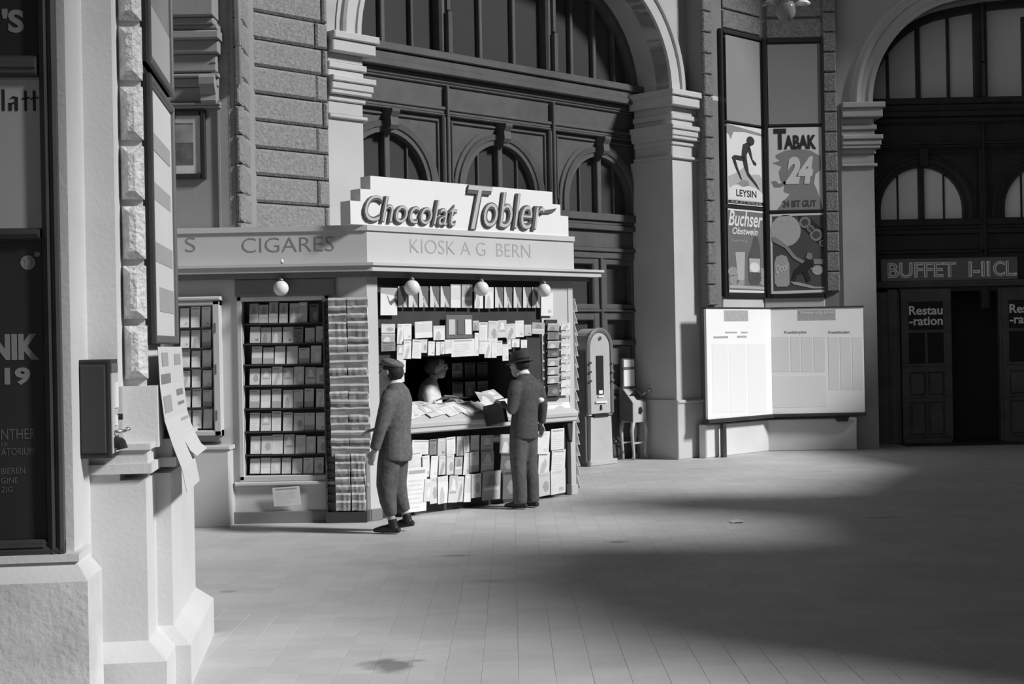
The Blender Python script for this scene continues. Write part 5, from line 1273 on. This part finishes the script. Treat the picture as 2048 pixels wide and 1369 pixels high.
mb.rings([hat_ring(.11, .09, 1.578), hat_ring(.155, .135, 1.572), hat_ring(.158, .138, 1.582), hat_ring(.112, .094, 1.592), hat_ring(.108, .090, 1.65), hat_ring(.095, .075, 1.70), hat_ring(.06, .04, 1.705), hat_ring(.02, .015, 1.69)])
hat = part('hat', mb, FELT, m.root, smooth=True)
mb = MB(); mb.rings([hat_ring(.114, .096, 1.592), hat_ring(.113, .095, 1.622)], caps=False); part('hat_band', mb, BLACK, hat, smooth=True)
# what he carries: a flat dark case in the left hand, a rolled newspaper under the right arm
M2 = T((X0, Y0, 0)) @ T(m.b(.27, .16, 1.03)) @ Matrix.Rotation(math.atan2(m.F.y, m.F.x), 4, 'Z') @ Ry(12)
cs = thing('document_case', 'flat black document case held at the counter by the man in the hat', 'case', M2)
part('body', MB().cbox(-.15, .12, -.03, .03, -.12, .10, .008), LEATHER, cs); part('flap', MB().cbox(-.15, .12, -.036, -.03, .0, .10, .003), LEATHER, cs); part('clasp', MB().box(-.03, .01, -.042, -.036, -.01, .02), METALD, cs)
a_ = m.b(-.16, -.13, 1.17) + Vector((X0, Y0, 0)); b2 = m.b(.16, -.215, 1.10) + Vector((X0, Y0, 0)); mid = (a_ + b2) / 2
ax_ = (b2 - a_).normalized(); Mr = T(mid) @ ax_.to_track_quat('Z', 'Y').to_matrix().to_4x4(); ll = (b2 - a_).length / 2
solo('rolled_newspaper', MB().rings([[(r_ * math.cos(2 * PI * q / 14) * (1 + .12 * math.sin(q)), r_ * math.sin(2 * PI * q / 14) * .8, z_) for q in range(14)] for r_, z_ in ((.03, -ll), (.036, -ll * .8), (.034, ll * .8), (.03, ll))]), P[0], Mr, 'rolled white newspaper tucked under the arm of the man in the hat', 'newspaper', smooth=True)

# ---- shop assistant behind the counter
s_, zz = KF.px(868, 735, .55)
bp = KF.w(s_, .55, 0)
m = Person('shop assistant in a white coat leaning on the counter inside the hatch', T(bp), (.93, -.10))
hz = zz - .01
body = MB()
m.head(body, (.05, 0, hz), .12); m.tube(body, [(-.03, 0, hz - .17), (.0, 0, hz - .07)], .05)
m.tube(body, [(-.04, 0, .75), (-.05, 0, hz - .5), (-.05, 0, hz - .3), (-.04, 0, hz - .2), (-.03, 0, hz - .14)], [(.13, .10), (.13, .10), (.15, .10), (.14, .085), (.055, .055)])
m.tube(body, [(-.03, -.15, hz - .21), (-.02, -.22, hz - .38), (.17, -.22, hz - .315)], [.045, .038, .028])
m.tube(body, [(-.03, .15, hz - .21), (-.02, .22, hz - .42), (.16, .18, hz - .37)], [.045, .038, .028])
m.hand(body, (.175, -.22, hz - .313), tuple(m.F), (0, 0, -1), .35, -1); m.hand(body, (.165, .18, hz - .365), tuple(m.F), (0, 0, -1), .35, 1)
for e in (1, -1): m.tube(body, [(-.04, e * .08, .82), (-.03, e * .09, .45), (-.05, e * .09, .09)], [.075, .05, .036]); m.tube(body, [(-.06, e * .09, .065), (.08, e * .09, .055)], [.036, .028])
link('body', remeshed(body, .0075, SKIN, 3, 'body'), m.root); m.eyes((.05, 0, hz))
j = MB()
m.tube(j, [(-.04, 0, .42), (-.04, 0, .80), (-.05, 0, hz - .5), (-.055, 0, hz - .38), (-.06, 0, hz - .28), (-.05, 0, hz - .20), (-.03, 0, hz - .145), (-.02, 0, hz - .12)], [(.20, .15), (.18, .14), (.165, .135), (.175, .14), (.175, .13), (.16, .105), (.09, .075), (.065, .06)], 18)
for e in (1, -1): m.tube(j, [(-.04, e * .14, hz - .20), (-.04, e * .20, hz - .29), (-.02, e * .22, hz - .395), (.05, e * .215, hz - .37)], [.07, .072, .06, .05])
m.cloth('white_coat', j, COAT)
mb = MB(); m.ell(mb, (.01, 0, hz + .045), .105, .084, .085, 16, .1); m.ell(mb, (-.03, 0, hz), .085, .078, .08, 16, .1); m.cloth('hair', mb, mat('light_hair', .09, .7, .3, 40), .010, 3)
mb = MB()
for e in (1, -1): mb.tube([m.b(-.03, e * .09, .45), m.b(-.05, e * .09, .10)], [.075, .07], 12)
part('trousers', mb, TROU2, m.root, smooth=True); m.shoe('shoe', (-.05, .09, .115), tuple(m.F)); m.shoe('shoe', (-.05, -.09, .115), tuple(m.F))
